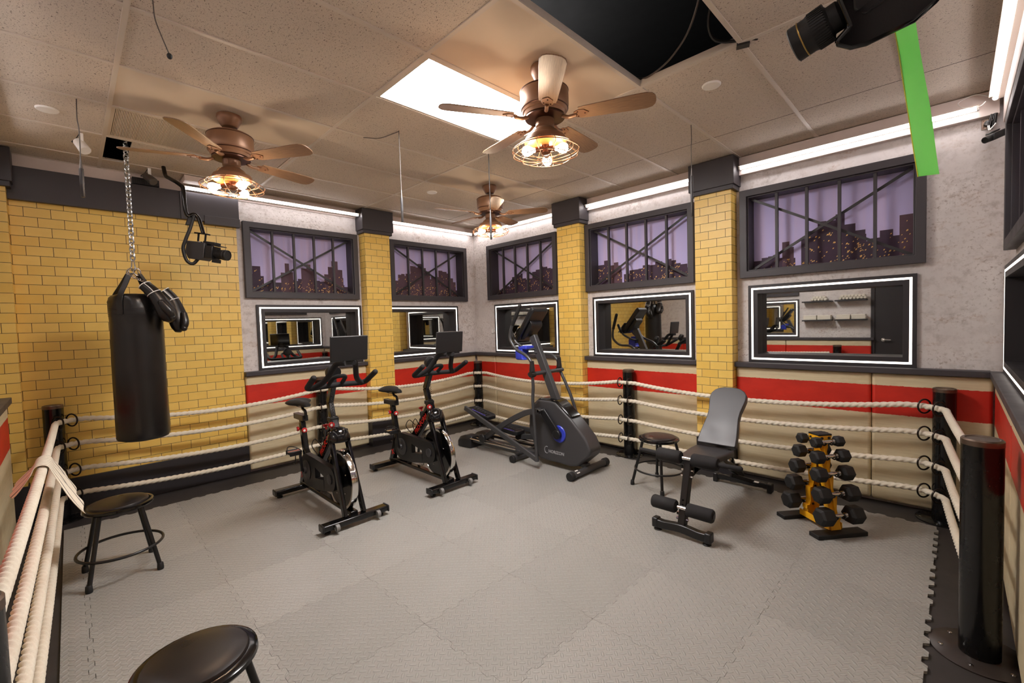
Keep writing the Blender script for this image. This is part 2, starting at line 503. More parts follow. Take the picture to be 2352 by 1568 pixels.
def wall(name, P, u0, u1, holes, mat, top=CEIL, thick=.02):
    b = MB()
    us = sorted({u0, u1, *[h[0] for h in holes], *[h[1] for h in holes]})
    for i in range(len(us) - 1):
        a, c = us[i], us[i + 1]; m = (a + c) / 2
        hs = sorted([(h[2], h[3]) for h in holes if h[0] < m < h[1]])
        z = 0.0
        for h in hs:
            wbox(b, P, a, c, z, h[0], -thick, 0); z = h[1]
        wbox(b, P, a, c, z, top, -thick, 0)
    o = b.build(name, mat)
    return struct(o)


# openings: upper dusk windows (z 1.90-2.72) and lighted mirrors (z 1.098-1.825)
WIN = {'A': [(1.367, 2.655), (3.113, 4.436)], 'B': [(-5.086, -3.721), (-3.26, -1.909), (-1.468, -.164)], 'C': [(2.80, 4.17), (1.3, 2.5)], 'D': [(-3.45, -2.12)]}
MIR = {'A': [(1.464, 2.675), (3.0, 4.25)], 'B': [(-4.966, -3.714), (-3.177, -1.929), (-1.402, -.213)], 'C': [(3.08, 4.53), (1.3, 2.6)], 'D': [(-3.42, -2.12)]}
PF = {'A': PA, 'B': PB, 'C': PC, 'D': PD}
def holes(k):
    return [(a + .05, b - .05, 1.95, 2.67) for a, b in WIN[k]] + [(a + .07, b - .07, 1.168, 1.755) for a, b in MIR[k]]
wall('wall_left', PA, -.62, 4.64, holes('A'), M['plaster'])
wall('wall_back', PB, -5.47, .28, holes('B'), M['plaster'])
wall('wall_right', PC, -.44, 4.62, holes('C'), M['plaster'])
wall('wall_front', PD, -5.0, .26, holes('D') + [(-1.0, -.12, 0, 2.06)], M['plaster'])
b = MB(); b.box(-5.45, -4.98, -.62, -.60, 0, CEIL); b.box(-5.0, -4.98, -.60, -.42, 0, CEIL)
struct(b.build('wall_alcove', M['plaster']))

# floor
b = MB(); b.box(-5.47, .28, -.64, 4.64, -.05, 0)
struct(b.build('floor', M['floor']))

# ------------------------------------------------------------------ ceiling
QL = [-.959, .260, 1.479, 2.699, 3.918]
PL = [-.235, -.85, -1.465, -2.08, -2.695, -3.31, -3.925, -4.54, -5.155]
b = MB()
xs = sorted(PL + [XA - .02, XC + .02, -4.60, -5.19 + 0.035]); ys = [-.64] + QL[1:] + [4.64]
xs = [XA - .02, -5.155, -4.54, -3.925, -3.31, -2.695, -2.08, -1.465, -.85, -.235, XC + .02]
for i in range(len(xs) - 1):
    for j in range(len(ys) - 1):
        x0, x1, y0, y1 = xs[i], xs[i + 1], ys[j], ys[j + 1]
        k = (round(x0, 2), round(y0, 2))
        if k in ((-1.46, 1.48), (-2.70, 1.48), (-2.69, 1.48), (-4.54, 0.26), (-1.47, 1.48)):
            if k == (-4.54, .26): pass
            else: continue
        if k == (-4.54, .26):      # the vent bay
            continue
        if round(x0, 2) in (-5.16, -5.15) and k[1] == .26:   # notched board beside the chain
            b.cur = 0; b.box(x0, x1, .425, y1, CEIL, CEIL + .016); continue
        b.cur = 1 if k in ((-3.92, .26), (-3.93, .26), (-2.08, 1.48), (-3.92, 2.7), (-3.93, 2.7)) else 0
        b.box(x0, x1, y0, y1, CEIL, CEIL + .016)
ceil = struct(b.build('ceiling', [M['tile'], M['tile_plain']]))
b = MB()
for q in QL[1:4]: b.box(XA, XC, q - .012, q + .012, CEIL - .006, CEIL + .002)
for p in PL: b.box(p - .012, p + .012, -.62, YB, CEIL - .0061, CEIL + .002)
b.box(XA, XC, YB - .02, YB, CEIL - .006, CEIL); b.box(XA, XA + .02, -.6, YB, CEIL - .006, CEIL); b.box(XC - .02, XC, YD, YB, CEIL - .006, CEIL)
# upstand flanges round the open bay
for x in (-1.453, -.862): b.box(x - .001, x + .001, 1.48, 2.70, CEIL, CEIL + .035)
for y in (1.491, 2.687): b.box(-1.453, -.862, y - .001, y + .001, CEIL, CEIL + .035)
struct(b.build('trim_1', M['grid']))
b = MB(); b.box(XA, XC, QL[4] - .0025, QL[4] + .0025, CEIL - .0005, CEIL + .002)  # black strip stands in for the shaded gap between ceiling boards
struct(b.build('trim_90', M['void']))
# dark void above the open bays
b = MB()
b.box(XA, XC, -.6, 4.6, 3.72, 3.74)
b.box(-5.5, -5.48, -.6, 4.6, CEIL + .02, 3.74); b.box(.28, .3, -.6, 4.6, CEIL + .02, 3.74)
b.box(XA, XC, 4.64, 4.66, CEIL + .02, 3.74); b.box(XA, XC, -.66, -.64, CEIL + .02, 3.74)
struct(b.build('ceiling_void', M['void']))
b = MB(); b.tube(cr([(-1.9, 1.9, 3.42), (-1.35, 1.95, 3.40), (-1.12, 1.93, 3.42), (-.98, 1.7, 3.5), (-.95, 1.2, 3.55)], 6), .035, 14)
tag(b.build('conduit_pipe', M['duct']), 'bent brown pipe inside the dark open ceiling bay', 'pipe')
b = MB(); b.beam((-1.75, 1.4, 3.5), (-.35, 2.95, 3.5), .1, .06)
tag(b.build('ceiling_joist', M['duct']), 'dim steel joist crossing above the open ceiling bay', 'joist')
b = MB()
b.tube(cr([(-.8, 2.2, 3.4), (-1.0, 2.45, 3.16), (-1.2, 2.62, 3.10), (-1.38, 2.67, 3.07), (-1.5, 2.72, 3.12)], 8), .006, 6)
tag(b.build('loose_wire', M['greycable']), 'thin loose wire sagging across corner of the open ceiling bay', 'wire')
b = MB()
b.tube(cr([(-.5, 2.4, 3.5), (-.9, 2.5, 3.25), (-.97, 2.62, 3.09), (-.80, 2.72, 3.052), (-.78, 2.74, 3.052)], 8), .009, 6)
b.obox((-.845, 2.715, 3.036), (.03, .012, 0), (-.008, .02, 0), (0, 0, .008))
tag(b.build('loose_wire', M['cable']), 'black cable bundle poking past the corner of the open ceiling bay', 'wire')

# light panel
t = thing('ceiling_light', 'large rectangular glowing white ceiling light panel beside the middle fan', 'ceiling light', (-2.3875, 2.089, CEIL))
b = MB((-2.3875, 2.089, CEIL))
x0, x1, y0, y1 = -2.695 + .012, -2.08 - .012, 1.479 + .012, 2.699 - .012
for (a0, a1, c0, c1) in ((x0, x0 + .02, y0, y1), (x1 - .02, x1, y0, y1), (x0 + .02, x1 - .02, y0, y0 + .02), (x0 + .02, x1 - .02, y1 - .02, y1)):
    b.box(a0, a1, c0, c1, CEIL - .004, CEIL + .05)
b.build('frame', M['grid'], t)
b = MB((-2.3875, 2.089, CEIL)); b.box(x0 + .02, x1 - .02, y0 + .02, y1 - .02, CEIL + .004, CEIL + .008)
b.build('diffuser', M['panel'], t)
# ribbed vent
t = thing('ceiling_vent', 'ribbed air vent in the ceiling behind the fan by the punching bag', 'vent', (-4.2325, .87, CEIL))
b = MB((-4.2325, .87, CEIL)); vx0, vx1, vy0, vy1 = -4.528, -3.937, .272, 1.467
for (a0, a1, c0, c1) in ((vx0, vx0 + .02, vy0, vy1), (vx1 - .02, vx1, vy0, vy1), (vx0 + .02, vx1 - .02, vy0, vy0 + .02), (vx0 + .02, vx1 - .02, vy1 - .02, vy1)):
    b.box(a0, a1, c0, c1, CEIL - .003, CEIL + .02)
b.build('frame', M['stone'], t)
b = MB((-4.2325, .87, CEIL))
n = 140
for i in range(n):
    y = vy0 + .024 + (vy1 - vy0 - .05) * i / n
    b.box(vx0 + .02, vx1 - .02, y, y + .0058, CEIL, CEIL + .012)
b.build('slat_grille', M['stone'], t)
b = MB((-4.2325, .87, CEIL)); b.box(vx0, vx1, vy0, vy1, CEIL + .02, CEIL + .024); b.build('backing', M['void'], t)

# round ceiling discs
def disc(x, y, label):
    b = MB((x, y, CEIL)); b.lathe([(.002, -.012), (.052, -.010), (.058, -.004), (.058, 0)], (x, y, CEIL), n=32)
    t_ = b.build('ceiling_disc', M['white'], loc=(x, y, CEIL)); tag(t_, label, 'ceiling disc')
disc(-4.254, -.03, 'small round white ceiling disc by the upper left spotlight')
disc(-1.136, 3.031, 'small round white ceiling disc near corner of the open ceiling bay')
disc(-4.197, 2.977, 'small round white ceiling disc beside the farthest fan')

# ------------------------------------------------------------------ brick wall section with header and base
b = MB(); wbox(b, PA, -.62, 1.31, .30, 2.68, 0, .03)
struct(b.build('wall_brick', M['brick']))
b = MB(); wbox(b, PA, -.3, .83, 2.66, 2.93, 0, .075); wbox(b, PA, .83, 1.33, 2.66, 2.93, 0, .085); wbox(b, PA, 1.02, 1.335, 2.635, 2.72, .03, .095)
struct(b.build('trim_2', M['charcoal'], bevel=.002))
b = MB(); wbox(b, PA, -.62, 1.315, 0, .31, 0, .05)
struct(b.build('baseboard_left', M['charcoal2'], bevel=.003))

# brick pillars
def pillar(P, u0, u1, depth, label, left_cap=.04, right_cap=.04):
    c = P((u0 + u1) / 2, 0, depth / 2)
    t = thing('brick_pillar', label, 'pillar', c, kind='structure')
    b = MB(c); wbox(b, P, u0, u1, .335, 2.76, .001, depth)
    o = b.build('pillar_shaft', M['brick'], t)
    # brick joints stay level with the wall's: uv from true height
    uvl = o.data.uv_layers[0].data
    for l in o.data.loops:
        uvl[l.index].uv = (uvl[l.index].uv[0] + (c.y if P in (PA,) else c.x) % .158, uvl[l.index].uv[1] + c.z)
    b = MB(c); wbox(b, P, u0 - left_cap, u1 + right_cap, 2.775, CEIL - .007, 0, depth + .045); wbox(b, P, u0 - left_cap + .012, u1 + right_cap - .012, 2.735, 2.776, 0, depth + .03)
    b.build('pillar_cap', M['charcoal'], t, bevel=.003)
    b = MB(c); wbox(b, P, u0 - .006, u1 + .006, 0, .34, 0, depth + .008)
    b.build('pillar_base', M['charcoal2'], t, bevel=.003)
    return t
pillar(PA, 2.70, 3.05, .15, 'yellow brick pillar between the first and second mirrors of the left wall')
pillar(PA, -.60, -.30, .15, 'yellow brick pillar at the near end of the left wall')
pillar(PB, -3.615, -3.265, .15, 'yellow brick pillar behind the elliptical trainer')
pillar(PB, -1.853, -1.508, .15, 'yellow brick pillar behind the weight bench')

# wainscot boards
def wains(P, u0, u1, label, d=.065):
    c = P((u0 + u1) / 2, 0, d / 2)
    b = MB(c); wbox(b, P, u0, u1, .03, 1.055, .001, d)
    o = b.build('wainscot_panel', M['wainscot'], bevel=.022, seg=4, loc=c)
    return tag(o, label, 'wall panel', kind='structure')
wains(PA, 1.316, 2.697, 'cream wall panel with red band under the mirror nearest the punching bag')
wains(PA, 3.053, 4.545, 'cream wall panel with red band left of the far room corner')
wains(PB, -5.38, -4.945, 'narrow cream and red wall panel right beside the far corner post')
wains(PB, -4.94, -3.62, 'cream wall panel with red band behind the elliptical trainer')
wains(PB, -3.262, -1.856, 'cream wall panel with red band between the two brick pillars')
wains(PB, -1.505, -.482, 'cream wall panel with red band behind the dumbbell rack')
wains(PB, -.478, .19, 'cream wall panel with red band behind the far right corner post')
for k, (a, c) in enumerate(((3.25, 4.55), (1.95, 3.245), (.65, 1.945), (-.35, .645))):
    wains(PC, a, c, ['cream and red panel of the right wall at its far end', 'cream and red panel of the right wall beside the near post', 'cream and red panel of the right wall next to the camera', 'cream and red panel of the right wall by the black door'][k])
for k, (a, c) in enumerate(((-4.98, -3.66), (-3.655, -2.335), (-2.33, -1.04))):
    wains(PD, a, c, ['cream and red panel of the front wall at its left end', 'cream and red panel of the front wall under its mirror', 'cream and red panel of the front wall under the towel shelves'][k])
# dado rails
n = 3
def rail(P, u0, u1, d=.105, dmin=0):
    global n
    b = MB(); wbox(b, P, u0, u1, 1.055, 1.10, dmin, d)
    struct(b.build('trim_%d' % n, M['charcoal'], bevel=.004)); n += 1
rail(PA, 1.31, 2.70); rail(PA, 3.05, 4.6)
rail(PB, -5.38, -3.615); rail(PB, -3.265, -1.853); rail(PB, -1.508, .175)
rail(PC, -.4, 4.57, .09); rail(PD, -4.98, -1.0, .09)
# off-white boards under the ceiling that carry the light tubes
def board(P, u0, u1, z0, z1, d):
    global n
    b = MB(); wbox(b, P, u0, u1, z0, z1, 0, d); struct(b.build('trim_%d' % n, M['valance'], bevel=.003)); n += 1
board(PA, -.3, 2.66, 2.935, CEIL - .007, .02); board(PA, 3.09, 4.6, 2.935, CEIL - .007, .02)
board(PB, -5.4, -3.655, 2.925, CEIL - .007, .02); board(PB, -3.225, -1.893, 2.895, CEIL - .007, .035)
board(PB, -1.468, .2, 2.872, CEIL - .007, .05)
board(PC, -.35, 4.56, 2.80, CEIL - .007, .045); board(PD, -4.9, .2, 2.9, CEIL - .007, .02)

# ------------------------------------------------------------------ dusk windows
def window(idx, P, u0, u1, label, sky_seed, hills, flip=1):
    c = P((u0 + u1) / 2, 2.31, 0)
    t = thing('window_%d' % idx, label, 'window', c, kind='structure')
    z0, z1 = 1.90, 2.722
    b = MB(c); ring(b, P, u0, u1, z0, z1, .062, .0, .055); ring(b, P, u0 + .062, u1 - .062, z0 + .062, z1 - .062, .012, -.13, .03)
    b.build('window_frame', M['charcoal'], t, bevel=.003)
    U0, U1, Z0, Z1 = u0 + .07, u1 - .07, z0 + .07, z1 - .07
    W = U1 - U0
    b = MB(c)
    for k in range(1, 5):
        u = U0 + W * k / 5
        wbox(b, P, u - .011, u + .011, Z0, Z1, -.02, .012)
    b.build('mullion', M['charcoal'], t)
    b = MB(c)
    for (a, e) in (((U0, Z1), (U1, Z0)), ((U0, Z0), (U1, Z1))):
        d = -.045 if a[1] > e[1] else -.058
        b.beam(P(a[0], a[1], d), P(e[0], e[1], d), .012, .022, up=P(0, 1, 0) - P(0, 0, 0))
    b.build('cross_brace', M['charcoal2'], t)
    rnd = random.Random(sky_seed)
    b = MB(c); b.cur = 0
    wbox(b, P, U0 - .01, U1 + .01, Z0 - .01, Z1 + .01, -.134, -.13)
    H = Z1 - Z0
    def quad(a0, a1, h0, h1, d): wbox(b, P, a0, a1, h0, h1, -.13, d)
    for (lo, hi, ht, col) in hills:   # blocks of the skyline: from lo to hi (fractions) rising to ht
        x = lo
        while x < hi - 1e-6:
            wd = rnd.uniform(.03, .075); x2 = min(hi, x + wd)
            m = (x + x2) / 2; k = 1 - abs(2 * (m - lo) / (hi - lo) - 1) ** 1.6
            hh = H * ht * (.55 + .45 * k) * rnd.uniform(.86, 1.08)
            b.cur = 1 + col
            quad(U0 + W * x, U0 + W * x2, Z0, Z0 + hh, -.1285 + .0002 * col + rnd.uniform(0, .0002))
            b.cur = 3
            for _ in range(int(26 * (x2 - x) / .05 * ht)):
                lx = U0 + W * rnd.uniform(x, x2 - .004); lz = Z0 + hh * rnd.uniform(.03, .86) ** 1.1
                s = rnd.uniform(.003, .0072)
                if rnd.random() < (.72 if col == 0 else .22):
                    q = [P(lx - s, lz - s, -.1268), P(lx + s, lz - s * .3, -.1268), P(lx + s * 1.3, lz + s * 1.4, -.1268), P(lx - s * .2, lz + s, -.1268)]
                    b.prism(q, P(0, 0, -.0004) - P(0, 0, 0))
            x = x2
    b.build('skyline_print', [M['sky'], M['bldg'], M['bldg2'], M['citylight']], t)
    return t
window(1, PA, *WIN['A'][0], 'dusk skyline window in charcoal frame, the one right of the brick wall', 3, [(0, .14, .42, 0), (.1, 1, .26, 0), (.3, .42, .5, 1), (.5, .64, .55, 1), (.74, .95, .6, 1)])
window(2, PA, *WIN['A'][1], 'dusk window in charcoal frame left of far corner, dark rooftops filling it', 7, [(0, 1, .3, 0), (.05, .3, .45, 1), (.18, .62, .68, 1), (.55, .98, .58, 1)])
window(3, PB, *WIN['B'][0], 'dusk skyline window above the elliptical trainer', 11, [(0, .3, .2, 0), (.2, .5, .45, 0), (.5, .98, .52, 0)])
window(4, PB, *WIN['B'][1], 'dusk skyline window between the two brick pillars, lit blocks low down', 15, [(0, .13, .5, 0), (.13, .28, .42, 1), (.3, 1, .3, 0), (.7, .85, .36, 0)])
window(5, PB, *WIN['B'][2], 'large dusk skyline window above the widest mirror, bright hill of lights', 19, [(0, .3, .2, 0), (.21, .29, .38, 1), (.34, .74, .64, 0), (.7, 1, .34, 0), (.92, 1, .5, 1)])
window(6, PC, *WIN['C'][0], 'dark slatted window in grey frame at the right edge', 23, [(0, 1, .4, 0)])
window(7, PC, *WIN['C'][1], 'dusk window on the right wall next to the camera', 27, [(0, 1, .4, 0)])
window(8, PD, *WIN['D'][0], 'dusk window on the front wall above its mirror', 31, [(0, 1, .35, 0)])

# lighted mirrors
def mirror(P, u0, u1, label):
    z0, z1 = 1.100, 1.826
    c = P((u0 + u1) / 2, 1.46, 0)
    t = thing('lighted_mirror', label, 'mirror', c)
    b = MB(c); ring(b, P, u0, u1, z0, z1, .026, 0, .03); ring(b, P, u0 + .026, u1 - .026, z0 + .026, z1 - .026, .017, 0, .024); ring(b, P, u0 + .043, u1 - .043, z0 + .043, z1 - .043, .038, 0, .03)
    ring(b, P, u0 + .073, u1 - .073, z0 + .073, z1 - .073, .008, -.115, .003)
    b.build('frame', M['charcoal2'], t, bevel=.001)
    b = MB(c); ring(b, P, u0 + .0265, u1 - .0265, z0 + .0265, z1 - .0265, .0165, .024, .031)
    b.build('light_strip', M['led_strip'], t, bevel=.002)
    b = MB(c); wbox(b, P, u0 + .075, u1 - .075, z0 + .075, z1 - .075, -.118, -.112)
    b.build('mirror_glass', M['mirror'], t)
    return t
mirror(PA, *MIR['A'][0], 'light-rimmed mirror on the left wall nearest the punching bag')
mirror(PA, *MIR['A'][1], 'light-rimmed mirror on the left wall beside the far corner')
mirror(PB, *MIR['B'][0], 'light-rimmed mirror behind the elliptical trainer')
mirror(PB, *MIR['B'][1], 'light-rimmed mirror between the two brick pillars of the back wall')
mirror(PB, *MIR['B'][2], 'widest light-rimmed mirror, showing towel shelves and a black door')
mirror(PC, *MIR['C'][0], 'light-rimmed dark mirror cut off by the right edge')
mirror(PC, *MIR['C'][1], 'light-rimmed mirror on the right wall next to the camera')
mirror(PD, *MIR['D'][0], 'light-rimmed mirror on the front wall beside the towel shelves')

# light tubes under the ceiling
def tube_light(P, u0, u1, z, d, label):
    a, e = P(u0, z, d), P(u1, z, d); c = (a + e) / 2; ax = (e - a).normalized()
    t = thing('tube_light', label, 'tube light', c)
    def arc(r, q0, q1, k, off=0.0):
        return [(d + r * math.cos(math.radians(q0 + (q1 - q0) * i / k)), z + r * math.sin(math.radians(q0 + (q1 - q0) * i / k))) for i in range(k + 1)]
    def sweep(b, sec, ua, ub):
        b.loft([[P(u, zz, dd) for dd, zz in sec] for u in (ua, ub)])
    b = MB(c); sweep(b, arc(.011, -175, 20, 10), u0 + .012, u1 - .012); b.build('tube', M['led_tube'], t, smooth=40)
    b = MB(c); sweep(b, [(0.0005, z + .0135), (d + .032, z + .0135), (d + .032, z + .0165), (.0005, z + .0165)], u0, u1)  # added lip, shaped to keep tube light off the ceiling beside it
    sweep(b, [(.0005, z - .006), (d - .012, z - .006), (d - .012, z + .0135), (.0005, z + .0135)], u0, u1)
    b.build('housing', M['grid'], t)
    for q in (u0, u1 - .012):
        b = MB(c); sweep(b, arc(.0155, 0, 330, 11), q, q + .012); b.build('end_cap', M['white'], t)
    return t
tube_light(PA, .86, 2.655, 2.955, .115, 'glowing white tube light from the header board to the left pillar')
tube_light(PA, 3.10, 4.55, 2.945, .06, 'glowing white tube light left of the far corner')
tube_light(PB, -5.33, -3.665, 2.94, .06, 'glowing white tube light right of the far corner')
tube_light(PB, -3.215, -1.90, 2.935, .07, 'glowing white tube light between the two back wall pillars')
tube_light(PB, -1.455, .10, 2.925, .085, 'longest glowing white tube light above the largest dusk window')
tube_light(PC, 2.2, 4.50, 2.955, .085, 'glowing white tube light along the top of the right wall')
tube_light(PC, -.3, 2.1, 2.955, .085, 'unseen added white tube light above the camera on the right wall')  # this tube and the next two are unseen, added for more light
tube_light(PD, -4.8, -2.5, 2.955, .085, 'unseen added white tube light on the front wall over its mirror')
tube_light(PD, -2.4, .1, 2.955, .085, 'unseen added white tube light on the front wall over the door')

# door on the front wall
t = thing('door_1', 'black door on the front wall', 'door', (-.56, YD, 0), kind='structure')
b = MB((-.56, YD, 0)); b.box(-1.0, -.12, YD - .05, YD - .005, 0, 2.06); b.build('door_leaf', M['charcoal2'], t, bevel=.003)
b = MB((-.56, YD, 0)); b.box(-1.05, -1.0, YD, YD + .02, 0, 2.11); b.box(-.12, -.07, YD, YD + .02, 0, 2.11); b.box(-1.0, -.12, YD, YD + .02, 2.06, 2.11); b.build('door_frame', M['charcoal2'], t)
b = MB((-.56, YD, 0)); b.lathe([(.028, 0), (.028, .01), (.012, .014), (.012, .05)], (-.885, YD - .005, 1.06), (0, 1, 0)); b.tube(cr([(-.885, YD + .045, 1.06), (-.85, YD + .05, 1.062), (-.78, YD + .045, 1.058)], 4), [.011] * 8 + [.008], 10); b.build('door_handle', M['chrome'], t)
# towel shelves on the front wall
rnd = random.Random(5)
SH = [(-2.04, 1.775, 'upper', 'left'), (-1.54, 1.775, 'upper', 'right'), (-2.04, 1.43, 'lower', 'left'), (-1.54, 1.43, 'lower', 'right')]
for (x, z, lv, sd) in SH:
    b = MB((x, YD, z)); b.box(x, x + .45, YD + .001, YD + .2, z - .025, z)
    tag(b.build('wall_shelf', M['charcoal2'], bevel=.003, loc=(x, YD, z)), '%s floating shelf %s the black door, seen in the widest mirror' % (lv, 'farther from' if sd == 'left' else 'nearer to'), 'shelf')
for (x, z, lv, sd) in SH:
    near = 'farther from' if sd == 'left' else 'nearer to'
    if lv == 'upper':
        o0 = None
        for r in range(2):
            cnt = (5 if sd == 'left' else 8) - r
            for k in range(cnt):
                px = x + (.16 if sd == 'left' else .08) + k * .05 + r * .025; pz = z + .0245 + r * .038
                if o0 is None:
                    b = MB((0, 0, 0))
                    sp = [(0.0005 + .0026 * a / 1.0) for a in range(9)]
                    b.lathe([(.004, 0), (.018, .002), (.0235, .008), (.0235, .15), (.018, .156), (.004, .158)], (0, 0, 0), (0, 1, 0), n=16)
                    b.torus((0, .158, 0), (0, 1, 0), .014, .004, 16, 6)
                    o0 = b.build('rolled_towel', M['towel']); ob = o0
                else: ob = o0.copy(); COL.objects.link(ob)
                ob.location = (px, YD + .02, pz)
                tag(ob, 'rolled white towel piled on the upper shelf %s the black door' % near, 'towel', 'rolled towels on the upper shelf %s the door' % near)
    else:
        o0 = None
        for s_ in range(2):
            for k in range(3):
                px = x + .02 + s_ * .215
                if o0 is None:
                    b = MB(); b.box(0, .2, 0, .15, 0, .027); b.box(.001, .199, .001, .1535, .009, .018)
                    o0 = b.build('folded_towel', M['towel'], bevel=.01, seg=3); ob = o0
                else: ob = o0.copy(); COL.objects.link(ob)
                ob.location = (px + rnd.uniform(-.003, .003), YD + .02, z + k * .0272)
                tag(ob, 'folded white towel in stacks on the lower shelf %s the black door' % near, 'towel', 'folded towels on the lower shelf %s the door' % near)

# small white sensor box by the far corner
b = MB((-5.038, YB, 1.425)); b.box(-5.056, -5.02, YB - .022, YB, 1.395, 1.455)
tag(b.build('wall_sensor', M['white'], bevel=.004, loc=(-5.038, YB, 1.425)), 'tiny white sensor box on the plaster by the far corner', 'sensor')

# ------------------------------------------------------------------ foam floor tiles
L = .61
def edge_wave(t):
    """tooth profile along one edge, 0..1 -> offset"""
    k = t * 11; i = math.floor(k); f = k - i
    if i == 0 or i == 10: return 0.0
    a = .011 * (1 if i % 2 else -1)
    if f < .14: return a * (f / .14)
    if f > .86: return a * ((1 - f) / .14)
    return a
ts = []
for i in range(11):
    for f in (0, .14, .5, .86): ts.append((i + f) / 11)
def foam(name, swap):
    out = []
    for t_ in ts: out.append((t_ * L, edge_wave(t_)))
    for t_ in ts: out.append((L + edge_wave(t_), t_ * L))
    for t_ in ts[::-1]: out.append((min(t_ + 0, 1) * L, L + edge_wave(t_)))
    for t_ in ts[::-1]: out.append((edge_wave(t_), t_ * L))
    # drop duplicates in a row
    pts = []
    for p in out:
        q = (L / 2 + (p[0] - L / 2) * .9975, L / 2 + (p[1] - L / 2) * .9975)
        if not pts or (abs(q[0] - pts[-1][0]) + abs(q[1] - pts[-1][1])) > 1e-5: pts.append(q)
    if abs(pts[0][0] - pts[-1][0]) + abs(pts[0][1] - pts[-1][1]) < 1e-5: pts.pop()
    b = MB(); b.prism([(x, y, 0.0005) for x, y in pts], (0, 0, .0125))
    o = b.build(name, M['mat'])
    if swap:
        uvl = o.data.uv_layers[0].data
        for d in uvl: d.uv = (d.uv[1], d.uv[0])
    return o
fa, fb = foam('foam_floor_tile', False), foam('foam_floor_tile', True)
first = {0: fa, 1: fb}; used = set()
X0, Y0 = -.085 - 8 * L, -.005
for i in range(8):
    for j in range(7):
        k = (i + j) % 2
        if k in used: o = first[k].copy(); COL.objects.link(o)
        else: o = first[k]; used.add(k)
        o.location = (X0 + i * L, Y0 + j * L, 0)
        tag(o, 'square grey interlocking foam floor tile with raised tread', 'floor tile', 'interlocking foam floor tiles')
# narrow cut tiles along the left side
b = MB()
pts = [(0, -.105), (L, -.105)] + [(L + .0008 * 0 - .0008, -.004)] + [(L / 2 + (t_ * L - L / 2) * .9975, edge_wave(t_) - .0016) for t_ in ts[::-1]]
b.prism([(x, y, .0005) for x, y in pts], (0, 0, .0125))
cut0 = b.build('cut_floor_tile', M['mat']); o = cut0
for i in range(8):
    if i: o = cut0.copy(); COL.objects.link(o)
    o.location = (X0 + i * L, Y0, 0)
    tag(o, 'narrow cut strip of grey foam floor tile beside the left ropes', 'floor tile', 'cut foam floor strips')
# ------------------------------------------------------------------ boxing-ring posts
RZ = {(-5.17, 4.4): -.03}
LEV = [.835, .633, .412, .205]
def post(x, y, label, faces, h=.975, r=.064, plate=False, cap=True):
    """faces: directions (unit, horizontal) the ropes pass on; rings sit either side of the rope on each face"""
    t = thing('ring_post', label, 'ring post', (x, y, 0))
    b = MB((x, y, 0)); b.lathe([(r, 0.004), (r, h - .028)], (x, y, 0), n=32); b.build('post_tube', M['post'], t)
    b = MB((x, y, 0)); b.lathe([(r - .004, h - .03), (r + .001, h - .028), (r + .001, h - .006), (r - .004, h), (r - .012, h), (r - .016, h - .004)], (x, y, 0), n=32); b.build('post_cap', M['steelcap'], t)
    b = MB((x, y, 0)); R = .155 if not plate else .168; b.lathe([(R, .0), (R, .006), (R - .002, .0075)], (x, y, 0), n=40); b.build('base_plate', M['post' if not plate else 'plate'], t)
    for k in range(6):
        a = 2 * PI * k / 6 + .3
        b = MB((x, y, 0)); b.lathe([(.009, .0075), (.009, .011), (.004, .0125)], (x + .13 * math.cos(a), y + .13 * math.sin(a), 0), n=8)
        b.build('plate_bolt', M['chrome'], t)
    for (fx, fy) in faces:
        ax = V((-fy, fx, 0))
        for z in LEV:
            for s in (-1, 1):
                c = V((x, y, z + RZ.get((round(x, 2), round(y, 2)), 0))) + V((fx, fy, 0)) * (r + .028) + ax * s * .058
                b = MB((x, y, 0)); b.torus(c, ax + V((fx, fy, 0)) * s * .0, .047, .006, 28, 8, sx=1.08)
                b.build('rope_ring', M['ringmetal'], t)
    return t
PN, PS, PE, PW = (0, 1), (0, -1), (1, 0), (-1, 0)
Q_ = .70711
post(-5.30, -.13, 'black ring post standing by the brick wall beside the draped towel', [(Q_, Q_)])
post(-5.27, 2.06, 'black ring post between the first exercise bike and the left brick pillar', [PE])
post(-5.17, 4.40, 'black ring post in the far corner of the room', [(Q_, -Q_)])
post(-2.625, 4.465, 'black ring post against the panel between the two back wall pillars', [PS])
post(-.055, 4.46, 'black ring post in the far right corner behind the dumbbell rack', [(-Q_, -Q_)])
post(.085, 2.80, 'thick black ring post on a bolted round plate, nearest on the right', [PN], r=.068, plate=True)
post(-1.494, -.196, 'black ring post cut off at the left edge beside the camera', [])

# ------------------------------------------------------------------ four ropes round the ring
def rope_mesh(path, name, R=.0225, pitch=.138, step=.0105, n=18):
    # resample
    P_ = [path[0]]; acc = 0
    out = [path[0]]; d = 0
    for i in range(1, len(path)):
        a, c = path[i - 1], path[i]; Ls = (c - a).length
        while d + Ls >= step:
            t = (step - d) / Ls; a = a + (c - a) * t; Ls = (c - a).length; out.append(a.copy()); d = 0
        d += Ls
    b = MB(path[0])
    sects = []
    for i in range(len(out)):
        ph = 2 * PI * i * step / pitch
        s = []
        for k in range(n):
            th = 2 * PI * k / n
            rr = .56 + .44 * abs(math.cos(1.5 * (th - ph))) ** .75
            s.append((rr * math.cos(th), rr * math.sin(th)))
        sects.append(s)
    b.tube(out, R, sect=sects)
    return b.build(name, M['rope'], smooth=60, loc=path[0])
def sag(a, c, s, n=40):
    a, c = V(a), V(c)
    return [a + (c - a) * (k / n) + V((0, 0, -s * 4 * (k / n) * (1 - k / n))) for k in range(n + 1)]
names = ['uppermost', 'second from the top', 'third from the top', 'lowest']
